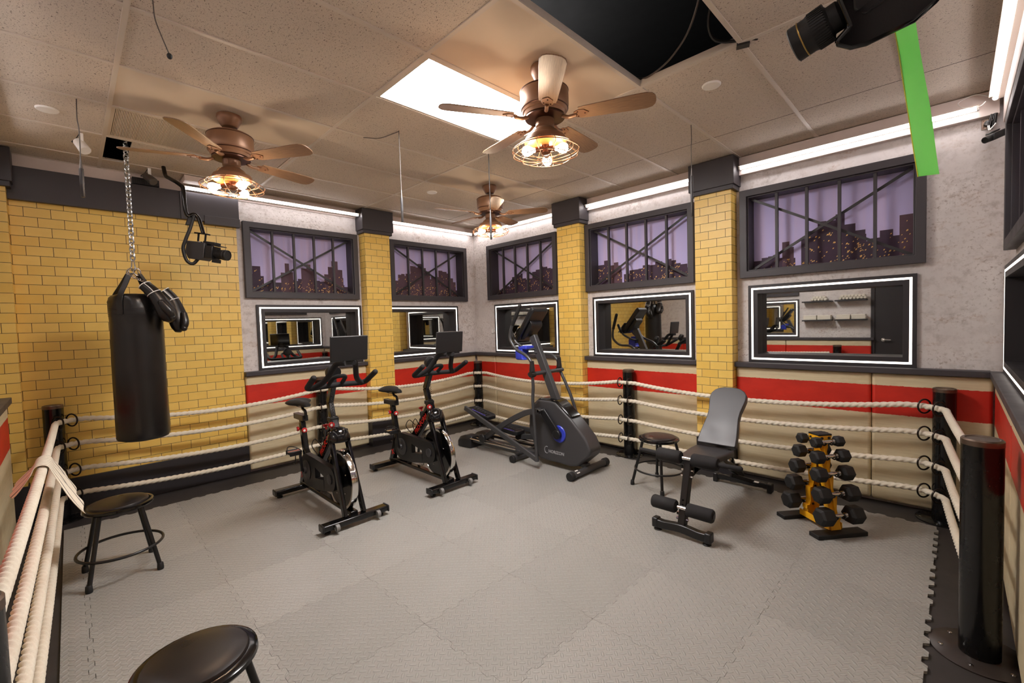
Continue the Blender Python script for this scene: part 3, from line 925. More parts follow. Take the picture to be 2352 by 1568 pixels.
for k, z in enumerate(LEV):
    o_ = .07 + .012
    pts = []
    sg = [.075, .06, .05, .04][k]
    # right side, near post -> far right corner
    def rp(px, py, fx, fy, q):     # rope point level with a ring of that post
        return (px + fx * .092 - fy * q, py + fy * .092 + fx * q, z)
    lo = (0, 0, -.03)
    pts += sag((.085, 2.80 + .096, z), (-.045, 4.30, z), .02)
    pts += [V(rp(-.055, 4.46, -Q_, -Q_, .058)), V(rp(-.055, 4.46, -Q_, -Q_, -.058)), V((-.215, 4.45, z))]
    pts += sag((-.28, 4.446, z), (-2.51, 4.382, z), sg)
    pts += [V((-2.567, 4.373, z)), V((-2.683, 4.373, z))]
    pts += sag((-2.74, 4.378, z), (-4.97, 4.395, z - .03), sg)
    pts += [V((-5.01, 4.390, z - .03)), V(rp(-5.17, 4.40, Q_, -Q_, .058)) + V(lo), V(rp(-5.17, 4.40, Q_, -Q_, -.058)) + V(lo), V((-5.155, 4.24, z - .03))]
    pts += sag((-5.16, 4.19, z - .03), (-5.182, 2.17, z), sg)
    pts += [V((-5.178, 2.118, z)), V((-5.178, 2.002, z))]
    pts += sag((-5.182, 1.95, z), (-5.268, .075, z), sg)
    pts += [V((-5.274, .03, z)), V(rp(-5.30, -.13, Q_, Q_, .058)), V(rp(-5.30, -.13, Q_, Q_, -.058)), V((-5.135, -.116, z))]
    pts += sag((-5.08, -.120, z), (-1.60, -.178, z), .025 + .008 * k)
    o = rope_mesh(cr(pts, 2), 'ring_rope')
    tag(o, 'thick cream twisted rope strung round all posts, %s of the four' % names[k], 'rope')

# striped towel draped on the top rope by the brick-wall post
def cloth_strip(pts_c, wdir, w, thick, nw=14, ripple=.006, seed=1):
    """cloth following centre line pts_c, width along wdir, with small folds"""
    rnd = random.Random(seed); wd = V(wdir).normalized(); N = len(pts_c)
    top = []
    for i, p in enumerate(pts_c):
        row = []
        t = (pts_c[min(i + 1, N - 1)] - pts_c[max(i - 1, 0)]).normalized(); nn = t.cross(wd).normalized()
        for k in range(nw + 1):
            f = k / nw - .5
            row.append(V(p) + wd * (w[i] * f) + nn * (ripple * math.sin(f * 15 + i * .35) * min(1, max(0, abs(i - 11) - 5.5) / 4)))
        top.append(row)
    return top
xc, yc = -3.66, -.1455; zr = .811
arc = [V((xc, yc + .037 * math.sin(a), zr + .035 * math.cos(a))) for a in [(-1.45 + 2.9 * k / 10) for k in range(11)]]
back = [V((xc - .02 * f, yc - .037 - .085 * f, zr - .004 - .115 * f)) for f in (1, .8, .6, .4, .2, .06)]
front = [V((xc + .05 * f, yc + .037 + .10 * f, zr - .004 - .20 * f)) for f in (.05, .2, .35, .5, .7, .85, 1)]
line = back + arc + front
wds = [.30, .33, .34, .33, .31, .29] + [.28] * 11 + [.30, .36, .42, .48, .52, .54, .52]
rows = cloth_strip(line, (1, -.015, -.006), wds, .004, ripple=.010)
for i in range(17, 24):
    for k in range(15): rows[i][k] = rows[i][k] + V((0, (k / 14 - .5) * .07 * (i - 16) / 7, (k / 14 - .5) * -.08 * (i - 16) / 7))
n_, m_ = len(rows), len(rows[0])
b = MB((xc, yc, zr)); vs = [p for r_ in rows for p in r_]; fs = []; ms = []
for i in range(n_ - 1):
    for k in range(m_ - 1):
        fs.append((i * m_ + k, i * m_ + k + 1, (i + 1) * m_ + k + 1, (i + 1) * m_ + k))
b.add(vs, fs)
# thin black woven stripes run across the towel
ts_ = NT('striped_towel_cloth', .9); uvn = ts_.uv()
s_ = ts_.sep(uvn); st = ts_.math('ABSOLUTE', ts_.math('SUBTRACT', ts_.math('FRACT', ts_.math('MULTIPLY', s_[0], 7.0)), .5))
wob = ts_.noise(uvn, 12, 2, .5)
msk = ts_.math('LESS_THAN', ts_.math('ADD', st, ts_.math('MULTIPLY', ts_.math('SUBTRACT', wob, .5), .08)), .07)
ts_.color(ts_.mix(msk, lin((236, 226, 206)), lin((34, 28, 26)))); ts_.bump(ts_.noise(ts_.obj(), 300, 2, .5), .3, .001)
o = b.build('striped_towel', ts_.mat, smooth=80, loc=(xc, yc, zr))
uvl = o.data.uv_layers[0].data
for l in o.data.loops: uvl[l.index].uv = ((l.vertex_index % m_) / (m_ - 1) , (l.vertex_index // m_) / (n_ - 1))
sm = o.modifiers.new('solid', 'SOLIDIFY'); sm.thickness = .005
ss = o.modifiers.new('sub', 'SUBSURF'); ss.levels = 1; ss.render_levels = 1
tag(o, 'cream towel with thin black stripes slung over the top rope', 'towel')

# ------------------------------------------------------------------ stools
def stool(loc, rz, label, ht=.455):
    t = thing('round_stool', label, 'stool', loc, rz)
    b = MB(); b.lathe([(.15, ht - .022), (.16, ht - .03), (.172, ht - .03), (.178, ht - .022), (.176, ht - .010), (.162, ht - .004), (.150, ht - .004)], n=44); b.build('seat_rim', M['gloss'], t)
    b = MB(); b.lathe([(.150, ht - .02), (.1515, ht - .004), (.146, ht + .005), (.13, ht + .010), (.09, ht + .0135), (.04, ht + .015), (.001, ht + .0155)], n=44); b.build('seat_cushion', M['vinyl'], t)
    for k in range(4):
        a = PI / 4 + k * PI / 2; d = V((math.cos(a), math.sin(a), 0))
        b = MB(); b.tube([d * .138 + V((0, 0, ht - .028)), d * .236 + V((0, 0, .03))], .0125, 14); lg = b.build('leg', M['black'], t)
        b = MB(); b.lathe([(.0125, .045), (.0165, .04), (.0185, .012), (.017, .001)], d * .2385 - V((0, 0, .0)), n=14); b.build('rubber_foot', M['rubber'], lg)
    zr = .165; R = .138 + (.236 - .138) * (ht - .028 - zr) / (ht - .058) + .010
    b = MB(); b.torus((0, 0, zr), (0, 0, 1), R, .0085, 48, 10); b.build('footrest_ring', M['black'], t)
    return t
stool((-3.805, .168, .013), .03, 'round black stool beside the brick-wall ropes, below the punching bag')
stool((-1.905, 3.745, .013), PI / 4 + .56, 'round black stool standing behind the weight bench')
stool((-1.765, .242, .013), .35, 'round black stool cut off at the bottom edge, nearest the camera')

# ------------------------------------------------------------------ punching bag on its chain
BX, BY = -4.695, .391
t = thing('punching_bag', 'tall black leather punching bag hanging by straps in front of the brick wall', 'punching bag', (BX, BY, .70))
b = MB((BX, BY, .70)); n = 40; rings = []
zs = [.688, .692, .70, .72, .78, .95, 1.2, 1.45, 1.62, 1.675, 1.69, 1.745, 1.76, 1.80, 1.835, 1.855, 1.863, 1.86, 1.85]
rs = [.05, .14, .162, .171, .174, .172, .170, .169, .168, .169, .1705, .1705, .168, .166, .158, .14, .11, .05, .01]
rnd = random.Random(2)
for z, r_ in zip(zs, rs):
    ring_ = []
    for k in range(n):
        a = 2 * PI * k / n
        amp = .004 if 1.76 < z < 1.86 else (.0016 if z < 1.7 else .0006)
        q = r_ + amp * math.sin(a * 9 + z * 40) + amp * math.sin(a * 5 + z * 23)
        ring_.append(V((BX + q * math.cos(a), BY + q * math.sin(a), z)))
    rings.append(ring_)
b.loft(rings); b.build('bag_body', M['leather'], t, smooth=60)
b = MB((BX, BY, .70))
for z in (1.69, 1.702, 1.733, 1.745): b.torus((BX, BY, z), (0, 0, 1), .1712, .0013, 48, 6)
b.build('stitched_band', M['rubber'], t)
for k in range(4):
    a = PI / 4 + k * PI / 2 + .12; d = V((math.cos(a), math.sin(a), 0)); s2 = V((-d.y, d.x, 0))
    c0 = V((BX, BY, 0))
    line = cr([c0 + d * .173 + V((0, 0, 1.70)), c0 + d * .172 + V((0, 0, 1.80)), c0 + d * .15 + V((0, 0, 1.865)), c0 + d * .10 + V((0, 0, 1.94)), c0 + d * .045 + V((0, 0, 2.03))], 5)
    b = MB((BX, BY, .70)); b.tube(line, [.02] * len(line), sect=[(-1, -.15), (1, -.15), (1, .15), (-1, .15)], up=d); st_ = b.build('hanging_strap', M['leather'], t, bevel=.001)
    b = MB((BX, BY, .70)); b.torus(c0 + d * .027 + V((0, 0, 2.045)), s2, .024, .004, 20, 8, sx=1.3, ref=(d * -.6 + V((0, 0, 1)))); b.build('strap_ring', M['chrome'], st_)
b = MB((BX, BY, .70))
b.tube([V((BX, BY, 0)) + V((x, x * .3, z)) for x, z in ((0, 2.145), (.014, 2.14), (.019, 2.125), (.030, 2.08), (.028, 2.06), (.014, 2.05), (0, 2.048), (-.014, 2.05), (-.028, 2.06), (-.030, 2.08), (-.019, 2.125), (-.014, 2.14))], .0048, 8, closed=True)
b.build('carabiner', M['zinc'], t)
# chain
def link(b, c, L_, w, r, nrm):
    pts = []
    nrm = V(nrm).normalized(); a = V((0, 0, 1)); s_ = nrm.cross(a)
    for k in range(20):
        th = 2 * PI * k / 20
        pts.append(V(c) + s_ * (w / 2) * math.cos(th) + a * ((L_ / 2 - w / 2) * (1 if math.sin(th) > 0 else -1) * (1 if abs(math.sin(th)) > .05 else 0) + (w / 2) * math.sin(th)))
    b.tube(pts, r, 6, closed=True)
b = MB((BX, BY, 3.03)); z = 2.158; k = 0
while z < 3.13:
    link(b, (BX, BY, z), .047, .034, .0052, (.72, -.69, .0) if k % 2 == 0 else (.69, .72, 0)); z += .0335; k += 1
tag(b.build('hanging_chain', M['zinc'], loc=(BX, BY, 3.03)), 'shiny steel chain hanging from the ceiling above the punching bag', 'chain')
b = MB((BX, BY, 3.14)); b.beam((BX - .3, BY, 3.15), (BX + .3, BY, 3.15), .03, .03)
tag(b.build('support_bar', M['void'], loc=(BX, BY, 3.14)), 'dark bar above the ceiling opening that holds the bag chain', 'bar')

# ------------------------------------------------------------------ boxing gloves
def glove(pts, thumb, label, cuffdir):
    """pts: centre line from cuff to knuckles"""
    c = V(pts[0])
    t = thing('boxing_glove', label, 'boxing glove', c)
    line = cr(pts, 5); N = len(line)
    prof = [(.046, .038), (.048, .040), (.050, .042), (.055, .046), (.063, .053), (.069, .060), (.070, .063), (.066, .061), (.052, .048), (.022, .02)]
    def pf(f, j):
        x = f * (len(prof) - 1); i = min(int(x), len(prof) - 2); q = x - i
        return prof[i][j] * (1 - q) + prof[i + 1][j] * q
    rings = []; nr = V(cuffdir)
    for i, p in enumerate(line):
        tt = (line[min(i + 1, N - 1)] - line[max(i - 1, 0)]).normalized()
        nn = (nr - tt * nr.dot(tt)).normalized(); bb = tt.cross(nn); f = i / (N - 1)
        rings.append([p + bb * pf(f, 0) * math.cos(a) + nn * pf(f, 1) * math.sin(a) for a in [2 * PI * k / 24 for k in range(24)]])
    b = MB(c); b.loft(rings); b.build('glove_body', M['leather'], t, smooth=70)
    # cuff strap with white piping
    i0, i1 = 0, int(N * .26)
    b = MB(c); b.loft([[line[i] + (q - line[i]) * 1.06 for q in rings[i]] for i in range(i0, i1 + 1)]); b.build('wrist_strap', M['leather'], t, smooth=60)
    b = MB(c)
    for i in (i0, i1): b.tube([line[i] + (q - line[i]) * 1.08 for q in rings[i]], .003, 6, closed=True)
    ang = [5, 7]
    for kk in (3, 12): b.tube([line[i] + (rings[i][kk] - line[i]) * 1.09 for i in range(i0, i1 + 1)], .003, 6)
    b.build('white_piping', M['white'], t)
    b = MB(c); tl = cr(thumb, 5); K = len(tl); b.tube(tl, [.020 + .010 * math.sin(PI * (.15 + .8 * i / (K - 1))) for i in range(K)], 14)
    for e in (0, -1): b.sphere(tl[e], .0245, 14, 8)
    b.build('glove_thumb', M['leather'], t, smooth=70)
    return t
glove([(-4.525, .440, 1.925), (-4.490, .490, 1.860), (-4.478, .535, 1.775), (-4.478, .570, 1.69), (-4.488, .588, 1.635)],
      [(-4.42, .525, 1.785), (-4.405, .565, 1.72), (-4.412, .588, 1.67)], 'black boxing glove with white piping, upper of two on the bag shoulder', (.7, .7, .2))
glove([(-4.70, .575, 1.90), (-4.692, .632, 1.82), (-4.672, .656, 1.72), (-4.650, .656, 1.63), (-4.632, .648, 1.55)],
      [(-4.60, .69, 1.70), (-4.58, .69, 1.63), (-4.57, .68, 1.58)], 'black boxing glove hanging behind the other, lower of two on the bag', (.7, .7, .2))
b = MB((-4.6, .42, 1.95)); b.tube(cr([(-4.635, .345, 2.03), (-4.60, .38, 1.99), (-4.53, .43, 1.955)], 6), .004, 8)
for k in range(6): b.torus(V((-4.630, .350, 2.024)).lerp(V((-4.535, .428, 1.958)), k / 5), (1, .3, k % 2), .008, .0022, 10, 6)
tag(b.build('glove_chain', M['chrome'], loc=(-4.6, .42, 1.95)), 'short chain tying the boxing gloves to the punching bag ring', 'chain')
# ------------------------------------------------------------------ exercise bikes (built along +x, origin on the floor under the middle of the machine)
def make_bike(loc, label):
    t = thing('exercise_bike', label, 'exercise bike', loc)
    # local = world - (-3.8, 1.5, 0.013)
    O = V((-3.8, 1.5, 0))
    def mb(): return MB(O)
    Y = 1.5
    # stabiliser bars
    for (x, nm) in ((-3.29, 'front_stabilizer'), (-4.345, 'rear_stabilizer')):
        b = mb(); b.box(x - .04, x + .04, Y - .262, Y + .262, .032, .078); st = b.build(nm, M['gloss'], t, bevel=.012, seg=3)
        for s in (-1, 1):
            b = mb(); b.box(x - .045, x + .045, Y + s * .262 - .006, Y + s * .262 + .01 * 1, .028, .082); b.build('end_cap', M['darkplastic'], st, bevel=.01)
            b = mb(); b.lathe([(.022, 0), (.024, .004), (.024, .014), (.010, .018), (.010, .032)], (x - .012, Y + s * .215, 0)); b.build('leveling_foot', M['rubber'], st)
            if nm[0] == 'f':
                b = mb(); b.cyl((x + .052, Y + s * .165 - .013, .045), (x + .052, Y + s * .165 + .013, .045), .027); b.build('transport_wheel', M['steelgrey'], st)
                b = mb(); b.beam((x + .03, Y + s * .165 - .02, .045), (x + .06, Y + s * .165 - .02, .045), .004, .02); b.build('wheel_bracket', M['chrome'], st)
    # frame
    b = mb()
    b.beam((-4.34, Y, .085), (-3.30, Y, .085), .06, .035)
    b.beam((-4.36, Y, .08), (-4.24, Y, .36), .05, .07, up=(1, 0, 0))
    b.beam((-4.245, Y, .33), (-4.325, Y, .665), .045, .062, up=(1, 0, 0))
    b.beam((-4.27, Y, .42), (-4.03, Y, .215), .045, .055)
    b.beam((-4.06, Y, .24), (-3.60, Y, .70), .05, .085)
    b.beam((-3.575, Y, .66), (-3.63, Y, .80), .06, .07, up=(1, 0, 0))
    b.beam((-3.75, Y, .56), (-3.62, Y, .72), .05, .09)
    b.beam((-4.40, Y, .065), (-4.02, Y, .12), .05, .05)
    b.build('frame', M['gloss'], t, bevel=.008, seg=3)
    for s in (-1, 1):
        b = mb(); b.beam((-3.545, Y + s * .062, .70), (-3.30, Y + s * .075, .075), .03, .052, up=(1, 0, 0)); b.build('fork_blade', M['gloss'], t, bevel=.008, seg=3)
    # shroud over the fork
    b = mb(); b.loft([[V((-3.53 + dx * sx, Y + dy * sx, z)) for dx, dy in [(.086 * math.cos(2 * PI * k / 20), .090 * math.sin(2 * PI * k / 20)) for k in range(20)]] for sx, z in ((1.0, .618), (1.02, .63), (.97, .655), (.84, .69), (.6, .718), (.3, .732), (.05, .736))])
    b.build('brake_cover', M['gloss'], t, smooth=60)
    # flywheel
    W = V((-3.50, Y, .308))
    b = mb(); b.lathe([(.214, -.016), (.216, -.022), (.236, -.024), (.238, -.018), (.238, .018), (.236, .024), (.216, .022), (.214, .016)], W, (0, 1, 0), n=64, cap=False); fw = b.build('flywheel_rim', M['chrome'], t)
    b = mb(); b.lathe([(.01, -.024), (.05, -.03), (.10, -.022), (.18, -.017), (.2145, -.018), (.2145, .018), (.18, .017), (.10, .022), (.05, .03), (.01, .024)], W, (0, 1, 0), n=64); b.build('flywheel_disc', M['gloss'], fw)
    for k in range(5):
        a = 2 * PI * k / 5 + .5
        b = mb(); b.sphere(W + V((.13 * math.cos(a), -.021, .13 * math.sin(a))), .006, 8, 6); b.build('disc_rivet', M['chrome'], fw)
    # belt guard: big round back end around the crank tapering to the wheel hub, window in it
    C1, r1 = V((-4.02, 0, .295)), .142; C2, r2 = V((-3.535, 0, .32)), .098
    for s in (-1,):
        yy = Y + s * .085
        outer = []
        for k in range(19):
            a = math.radians(80 + 200 * k / 18); outer.append(V((C1.x + r1 * math.cos(a), yy, C1.z + r1 * math.sin(a))))
        for k in range(15):
            a = math.radians(-82 + 164 * k / 14); outer.append(V((C2.x + r2 * math.cos(a), yy, C2.z + r2 * math.sin(a))))
        hole = [V((-3.84, yy, .355)), V((-3.66, yy, .318)), V((-3.65, yy, .285)), V((-3.84, yy, .262))]
        # bridge the window in as one outline
        j = max(range(19, 34), key=lambda q: -abs(outer[q].x - (-3.84)) + outer[q].z * 0)
        top = min(range(len(outer)), key=lambda q: (outer[q] - V((C1.x + .02, yy, C1.z + r1))).length)
        bot = [V((-3.84, yy, .165))]
        b = mb()
        upper = outer[-1:] + outer[0:1]
        # left cap, right cap, top web, bottom web as one closed shell of four joined plates
        left = outer[0:19] + [V((-3.84, yy, .166)), hole[3], hole[0], V((-3.84, yy, .432))]
        right = outer[19:34] + [V((-3.66, yy, .423)), hole[1], hole[2], V((-3.66, yy, .194))]
        topw = [V((-3.84, yy, .432)), hole[0], hole[1], V((-3.66, yy, .423))]
        botw = [V((-3.84, yy, .166)), V((-3.66, yy, .194)), hole[2], hole[3]]
        botw = [V((-3.84, yy, .166)), hole[3], V((-3.66, yy, .285)), V((-3.66, yy, .194))]
        for pl in (left, right, topw, botw): b.prism(pl, (0, .045, 0))
        g = b.build('belt_guard', M['darkplastic'], t)
        b = mb(); b.lathe([(.085, -.0), (.088, -.006), (.07, -.012), (.03, -.012), (.026, -.03), (.001, -.03)], (C1.x, yy, C1.z), (0, 1, 0)); b.build('crank_cover', M['plastic'], g)
        b = mb(); b.lathe([(.04, 0), (.042, -.008), (.018, -.012), (.001, -.013)], (C2.x, yy, C2.z), (0, 1, 0)); b.build('hub_cap', M['plastic'], g)
    # cranks and pedals
    for s, dz in ((-1, 1), (1, -1)):
        y0 = Y + s * .125
        b = mb(); b.beam((C1.x, y0, C1.z), (C1.x - .035, y0, C1.z + dz * .165), .016, .026, up=(1, 0, 0)); b.cyl((C1.x, Y + s * .06, C1.z), (C1.x, y0, C1.z), .014); ck = b.build('crank_arm', M['black'], t)
        px, pz = C1.x - .035, C1.z + dz * .168
        b = mb(); b.box(px - .05, px + .05, y0 + s * .03 - .045 + s * .02, y0 + s * .03 + .045 + s * .02, pz - .012, pz + .012); b.cyl((px, y0, pz), (px, y0 + s * .09, pz), .008)
        for q in (-1, 1): b.box(px + q * .05 - .007, px + q * .05 + .007, y0 + s * .05 - .048, y0 + s * .05 + .048, pz - .018, pz + .018)
        pd = b.build('pedal', M['darkplastic'], ck, bevel=.003)
        b = mb(); b.tube(cr([(px - .045, y0 + s * .09, pz), (px + .0, y0 + s * .095, pz + .055), (px + .06, y0 + s * .06, pz + .06), (px + .07, y0 + s * .01, pz + .02), (px + .05, y0 + s * .01, pz)], 5), .004, 6)
        b.tube(cr([(px + .04, y0 + s * .05, pz - .01), (px + .02, y0 + s * .05, pz - .09), (px - .02, y0 + s * .05, pz - .10)], 4), .004, 6); b.build('toe_cage', M['black'], ck)
        b = mb(); b.box(px - .02, px + .02, y0 + s * .05 - .049 * (1 if s > 0 else 1), y0 + s * .05 + .049, pz + .012, pz + .014); b.build('pedal_reflector', M['chrome'], ck)
    # seat post, slider, saddle
    b = mb(); b.beam((-4.318, Y, .62), (-4.345, Y, .72), .034, .045, up=(1, 0, 0)); b.build('seat_post', M['black'], t, bevel=.004)
    b = mb(); b.box(-4.47, -4.235, Y - .026, Y + .026, .682, .735); b.build('seat_slider', M['black'], t, bevel=.004)
    b = mb(); b.tube(cr([(-4.25, Y, .70), (-4.225, Y, .735), (-4.235, Y, .775), (-4.29, Y, .79), (-4.305, Y, .83)], 5), .013, 12); b.build('saddle_stem', M['gloss'], t)
    # saddle: wide at the back (-x), nose towards +x
    prof = [(-4.47, .05, .842, .02), (-4.455, .088, .848, .032), (-4.42, .112, .852, .04), (-4.38, .112, .852, .042), (-4.33, .082, .850, .04), (-4.28, .05, .848, .036), (-4.22, .036, .846, .032), (-4.17, .030, .842, .028), (-4.15, .018, .838, .02)]
    b = mb(); rings = []
    for (x, w_, z, h) in prof:
        rings.append([V((x, Y + w_ * math.cos(a), z + (h * .55 * math.sin(a) if math.sin(a) > 0 else h * math.sin(a)) - .006 * math.cos(2 * a))) for a in [2 * PI * k / 22 for k in range(22)]])
    b.loft(rings); b.build('saddle', M['rubber'], t, smooth=60)
    b = mb(); b.tube(cr([(-4.42, Y - .03, .815), (-4.32, Y - .022, .808), (-4.20, Y - .012, .82)], 5), .0045, 6); b.tube(cr([(-4.42, Y + .03, .815), (-4.32, Y + .022, .808), (-4.20, Y + .012, .82)], 5), .0045, 6); b.build('saddle_rails', M['chrome'], t)
    # knobs
    def knob(p, ax, r=.021, col='red', nm='adjust_knob'):
        p = V(p); ax = V(ax).normalized()
        b = mb(); b.lathe([(.006, -.008), (.006, 0), (r * .7, .002), (r, .008), (r, .018), (r * .75, .024), (.001, .025)], p, ax, n=18); k_ = b.build(nm, M[col], t)
        b = mb(); b.lathe([(r * .45, .0252), (r * .45, .0262), (.001, .0264)], p, ax, n=14); b.build('knob_mark', M['white' if col == 'red' else 'plastic'], k_)
    knob((-4.318, Y - .03, .605), (0, -1, 0)); knob((-4.245, Y - .01, .60), (1, -.35, 0), .023); knob((-3.585, Y - .03, .745), (1, -.3, .1), .024); 
    b = mb(); b.lathe([(.008, -.06), (.008, 0), (.016, .004), (.025, .016), (.022, .022), (.001, .023)], (-3.75, Y - .01, .70), (-.35, 0, 1), n=18); b.build('resistance_knob', M['red'], t)
    b = mb(); b.lathe([(.022, -.04), (.024, .02), (.018, .04), (.001, .042)], (-3.735, Y - .01, .64), (-.35, 0, 1), n=16); b.build('knob_housing', M['darkplastic'], t)
    # handlebar post
    b = mb(); b.beam((-3.622, Y, .775), (-3.672, Y, .92), .042, .055, up=(1, 0, 0)); b.beam((-3.674, Y, .91), (-3.59, Y, 1.075), .042, .055, up=(1, 0, 0)); b.build('handlebar_post', M['gloss'], t, bevel=.006, seg=3)
    b = mb(); b.box(-3.66, -3.585, Y - .035, Y + .035, .765, .80); b.build('post_collar', M['darkplastic'], t, bevel=.006)
    # handlebar
    for s in (-1, 1):
        b = mb()
        b.tube(fillet([(-3.555, Y, 1.07), (-3.55, Y + s * .12, 1.068), (-3.52, Y + s * .238, 1.066), (-3.34, Y + s * .245, 1.165)], .05, 6), .0215, 14)
        b.sphere((-3.34, Y + s * .245, 1.165), .0216, 12, 8)
        b.build('grip_bar', M['foam'], t, smooth=70)
        b = mb()
        b.tube(fillet([(-3.27, Y + s * .03, 1.262), (-3.33, Y + s * .075, 1.262), (-3.43, Y + s * .125, 1.12), (-3.50, Y + s * .20, 1.068)], .06, 6), .0215, 14)
        b.build('loop_bar', M['foam'], t, smooth=70)
    b = mb(); b.tube(fillet([(-3.56, Y - .055, 1.07), (-3.44, Y - .05, 1.15), (-3.44, Y + .05, 1.15), (-3.56, Y + .055, 1.07)], .05, 6), .016, 12); b.build('center_loop', M['foam'], t, smooth=70)
    b = mb(); b.cyl((-3.30, Y - .03, 1.262), (-3.30, Y + .03, 1.262), .021); b.obox((-3.295, Y, 1.285), (.012, 0, 0), (0, .03, 0), (.004, 0, .03)); b.build('screen_bracket', M['black'], t, bevel=.004)
    b = mb(); b.lathe([(.03, -.04), (.058, -.03), (.062, 0), (.055, .02), (.001, .024)], (-3.585, Y - .0, 1.175), (-.9, 0, .35), n=26); b.beam((-3.585, Y, 1.17), (-3.575, Y, 1.08), .03, .05, up=(1, 0, 0)); b.build('round_console', M['darkplastic'], t)
    # tablet screen (faces the rider, back towards +x)
    c = V((-3.262, Y, 1.372)); up = V((.11, 0, 1)).normalized(); nx = V((1, 0, -.11)).normalized()
    b = mb(); b.obox(c, nx * .008, V((0, .148, 0)), up * .096); sc_ = b.build('tablet', M['darkplastic'], t, bevel=.007, seg=3)
    b = mb(); b.obox(c - nx * .0088, nx * .0008, V((0, .138, 0)), up * .087); b.build('tablet_screen', M['screen'], sc_)
    b = mb(); ring_pts = []
    for (sy, sz) in ((-1, -1), (1, -1), (1, 1), (-1, 1)):
        ring_pts.append(c + nx * .0 + V((0, sy * .1465, 0)) + up * sz * .0945)
    b.tube(fillet([ring_pts[0]] + ring_pts[1:] + [ring_pts[0]], .012, 4), .0024, 6); b.build('tablet_edge', M['micgrey'], sc_)
    # cable spiral
    b = mb(); pts = []
    for i in range(120):
        f = i / 119; a = 2 * PI * 14 * f * (1 if f < .6 else .6)
        rr = .006 if f < .6 else .001
        pts.append(V((-3.55 + .012 * math.sin(f * 3) + rr * math.cos(2 * PI * 16 * min(f, .6)), Y - .035 + rr * math.sin(2 * PI * 16 * min(f, .6)), 1.05 - .34 * f)))
    b.tube(pts, .002, 5); b.build('coiled_cord', M['cable'], t, smooth=80)
    # bottle cage
    b = mb()
    for q in (-1, 1): b.tube(cr([(-3.93, Y + q * .02, .43), (-4.0, Y + q * .04, .50), (-3.94, Y + q * .035, .57), (-3.86, Y + q * .02, .53)], 6), .004, 6)
    b.build('bottle_cage', M['gloss'], t)
    # lettering along the down tube and mark at the rear
    d = V((.46, 0, .46)).normalized(); upv = V((-1, 0, 1)).normalized()
    text_obj('PRO-FORM', .062, M['letter_red'], t, basis(V((-3.745, Y - .0262, .555)) - O, d, upv), 'lettering', .0006, .0012, .95)
    text_obj('X', .07, M['letter_red'], t, basis(V((-4.315, Y - .026, .17)) - O, (1, 0, .3), (-.3, 0, 1)), 'rear_mark', .0006, .003)
    b = mb(); b.obox(V((-4.19, Y - .0235, .355)), V((.024, 0, -.021)) * .9, V((0, .0008, 0)), V((.008, 0, .009)) * .9); b.build('care_label', M['paper'], t)
    return t
make_bike((-3.8, 1.5, .013), 'exercise bike nearer the camera with tablet raised in front of the left mirror')
make_bike((-3.8, 2.446, .013), 'exercise bike farther from the camera, beside the elliptical trainer')

# ------------------------------------------------------------------ elliptical trainer
O = V((-3.4, 3.62, 0)); t = thing('elliptical_trainer', 'dark grey elliptical trainer with blue crank ring and raised console', 'elliptical trainer', (O.x, O.y, .013))
def mb(): return MB(O)
YC = 3.62
b = mb(); b.cyl((-2.595, 3.345, .042), (-2.595, 3.885, .042), .034, n=24); ff = b.build('front_foot_tube', M['plastic'], t)
for y in (3.30, 3.885): b = mb(); b.cyl((-2.595, y, .042), (-2.595, y + .055, .042), .042, n=24); b.build('foot_end_cap', M['rubber'], ff, bevel=.006)
b = mb(); b.obox((-2.58, 3.41, .0705), (.018, 0, -.010), (0, .022, 0), (.0, 0, .0006)); b.build('foot_label', M['paper'], ff)
b = mb(); b.cyl((-3.42, 3.375, .042), (-3.42, 3.845, .042), .032, n=20); mf = b.build('middle_foot_tube', M['plastic'], t)
for y in (3.345, 3.845): b = mb(); b.cyl((-3.42, y, .04), (-3.42, y + .035, .04), .04, n=20); b.build('foot_end_cap', M['rubber'], mf, bevel=.005)
# base beam
b = mb(); b.beam((-4.30, YC, .075), (-2.60, YC, .075), .07, .04); b.beam((-4.32, 3.47, .09), (-3.40, 3.47, .095), .03, .035); b.beam((-4.32, 3.77, .09), (-3.40, 3.77, .095), .03, .035); b.beam((-3.42, 3.42, .085), (-3.42, 3.82, .085), .05, .03)
b.build('base_frame', M['gunmetal'], t, bevel=.006)
for k, y in enumerate((3.435, 3.505, 3.735, 3.805)):
    b = mb(); b.cyl((-4.32, y, .118), (-3.44, y, .122), .009, n=12); b.build('guide_rail', M['chrome'], t)
b = mb(); rings = []
for x, h, w_ in ((-4.47, .05, .15), (-4.46, .085, .2), (-4.41, .125, .225), (-4.33, .15, .225), (-4.25, .152, .215), (-4.21, .14, .20)):
    rings.append([V((x, YC + yy * w_, zz)) for yy, zz in ((-1, .003), (1, .003), (1, h * .7), (.85, h), (.35, h), (.2, h * .72), (-.2, h * .72), (-.35, h), (-.85, h), (-1, h * .7))])
b.loft(rings); b.build('rear_cover', M['darkplastic'], t, bevel=.008)
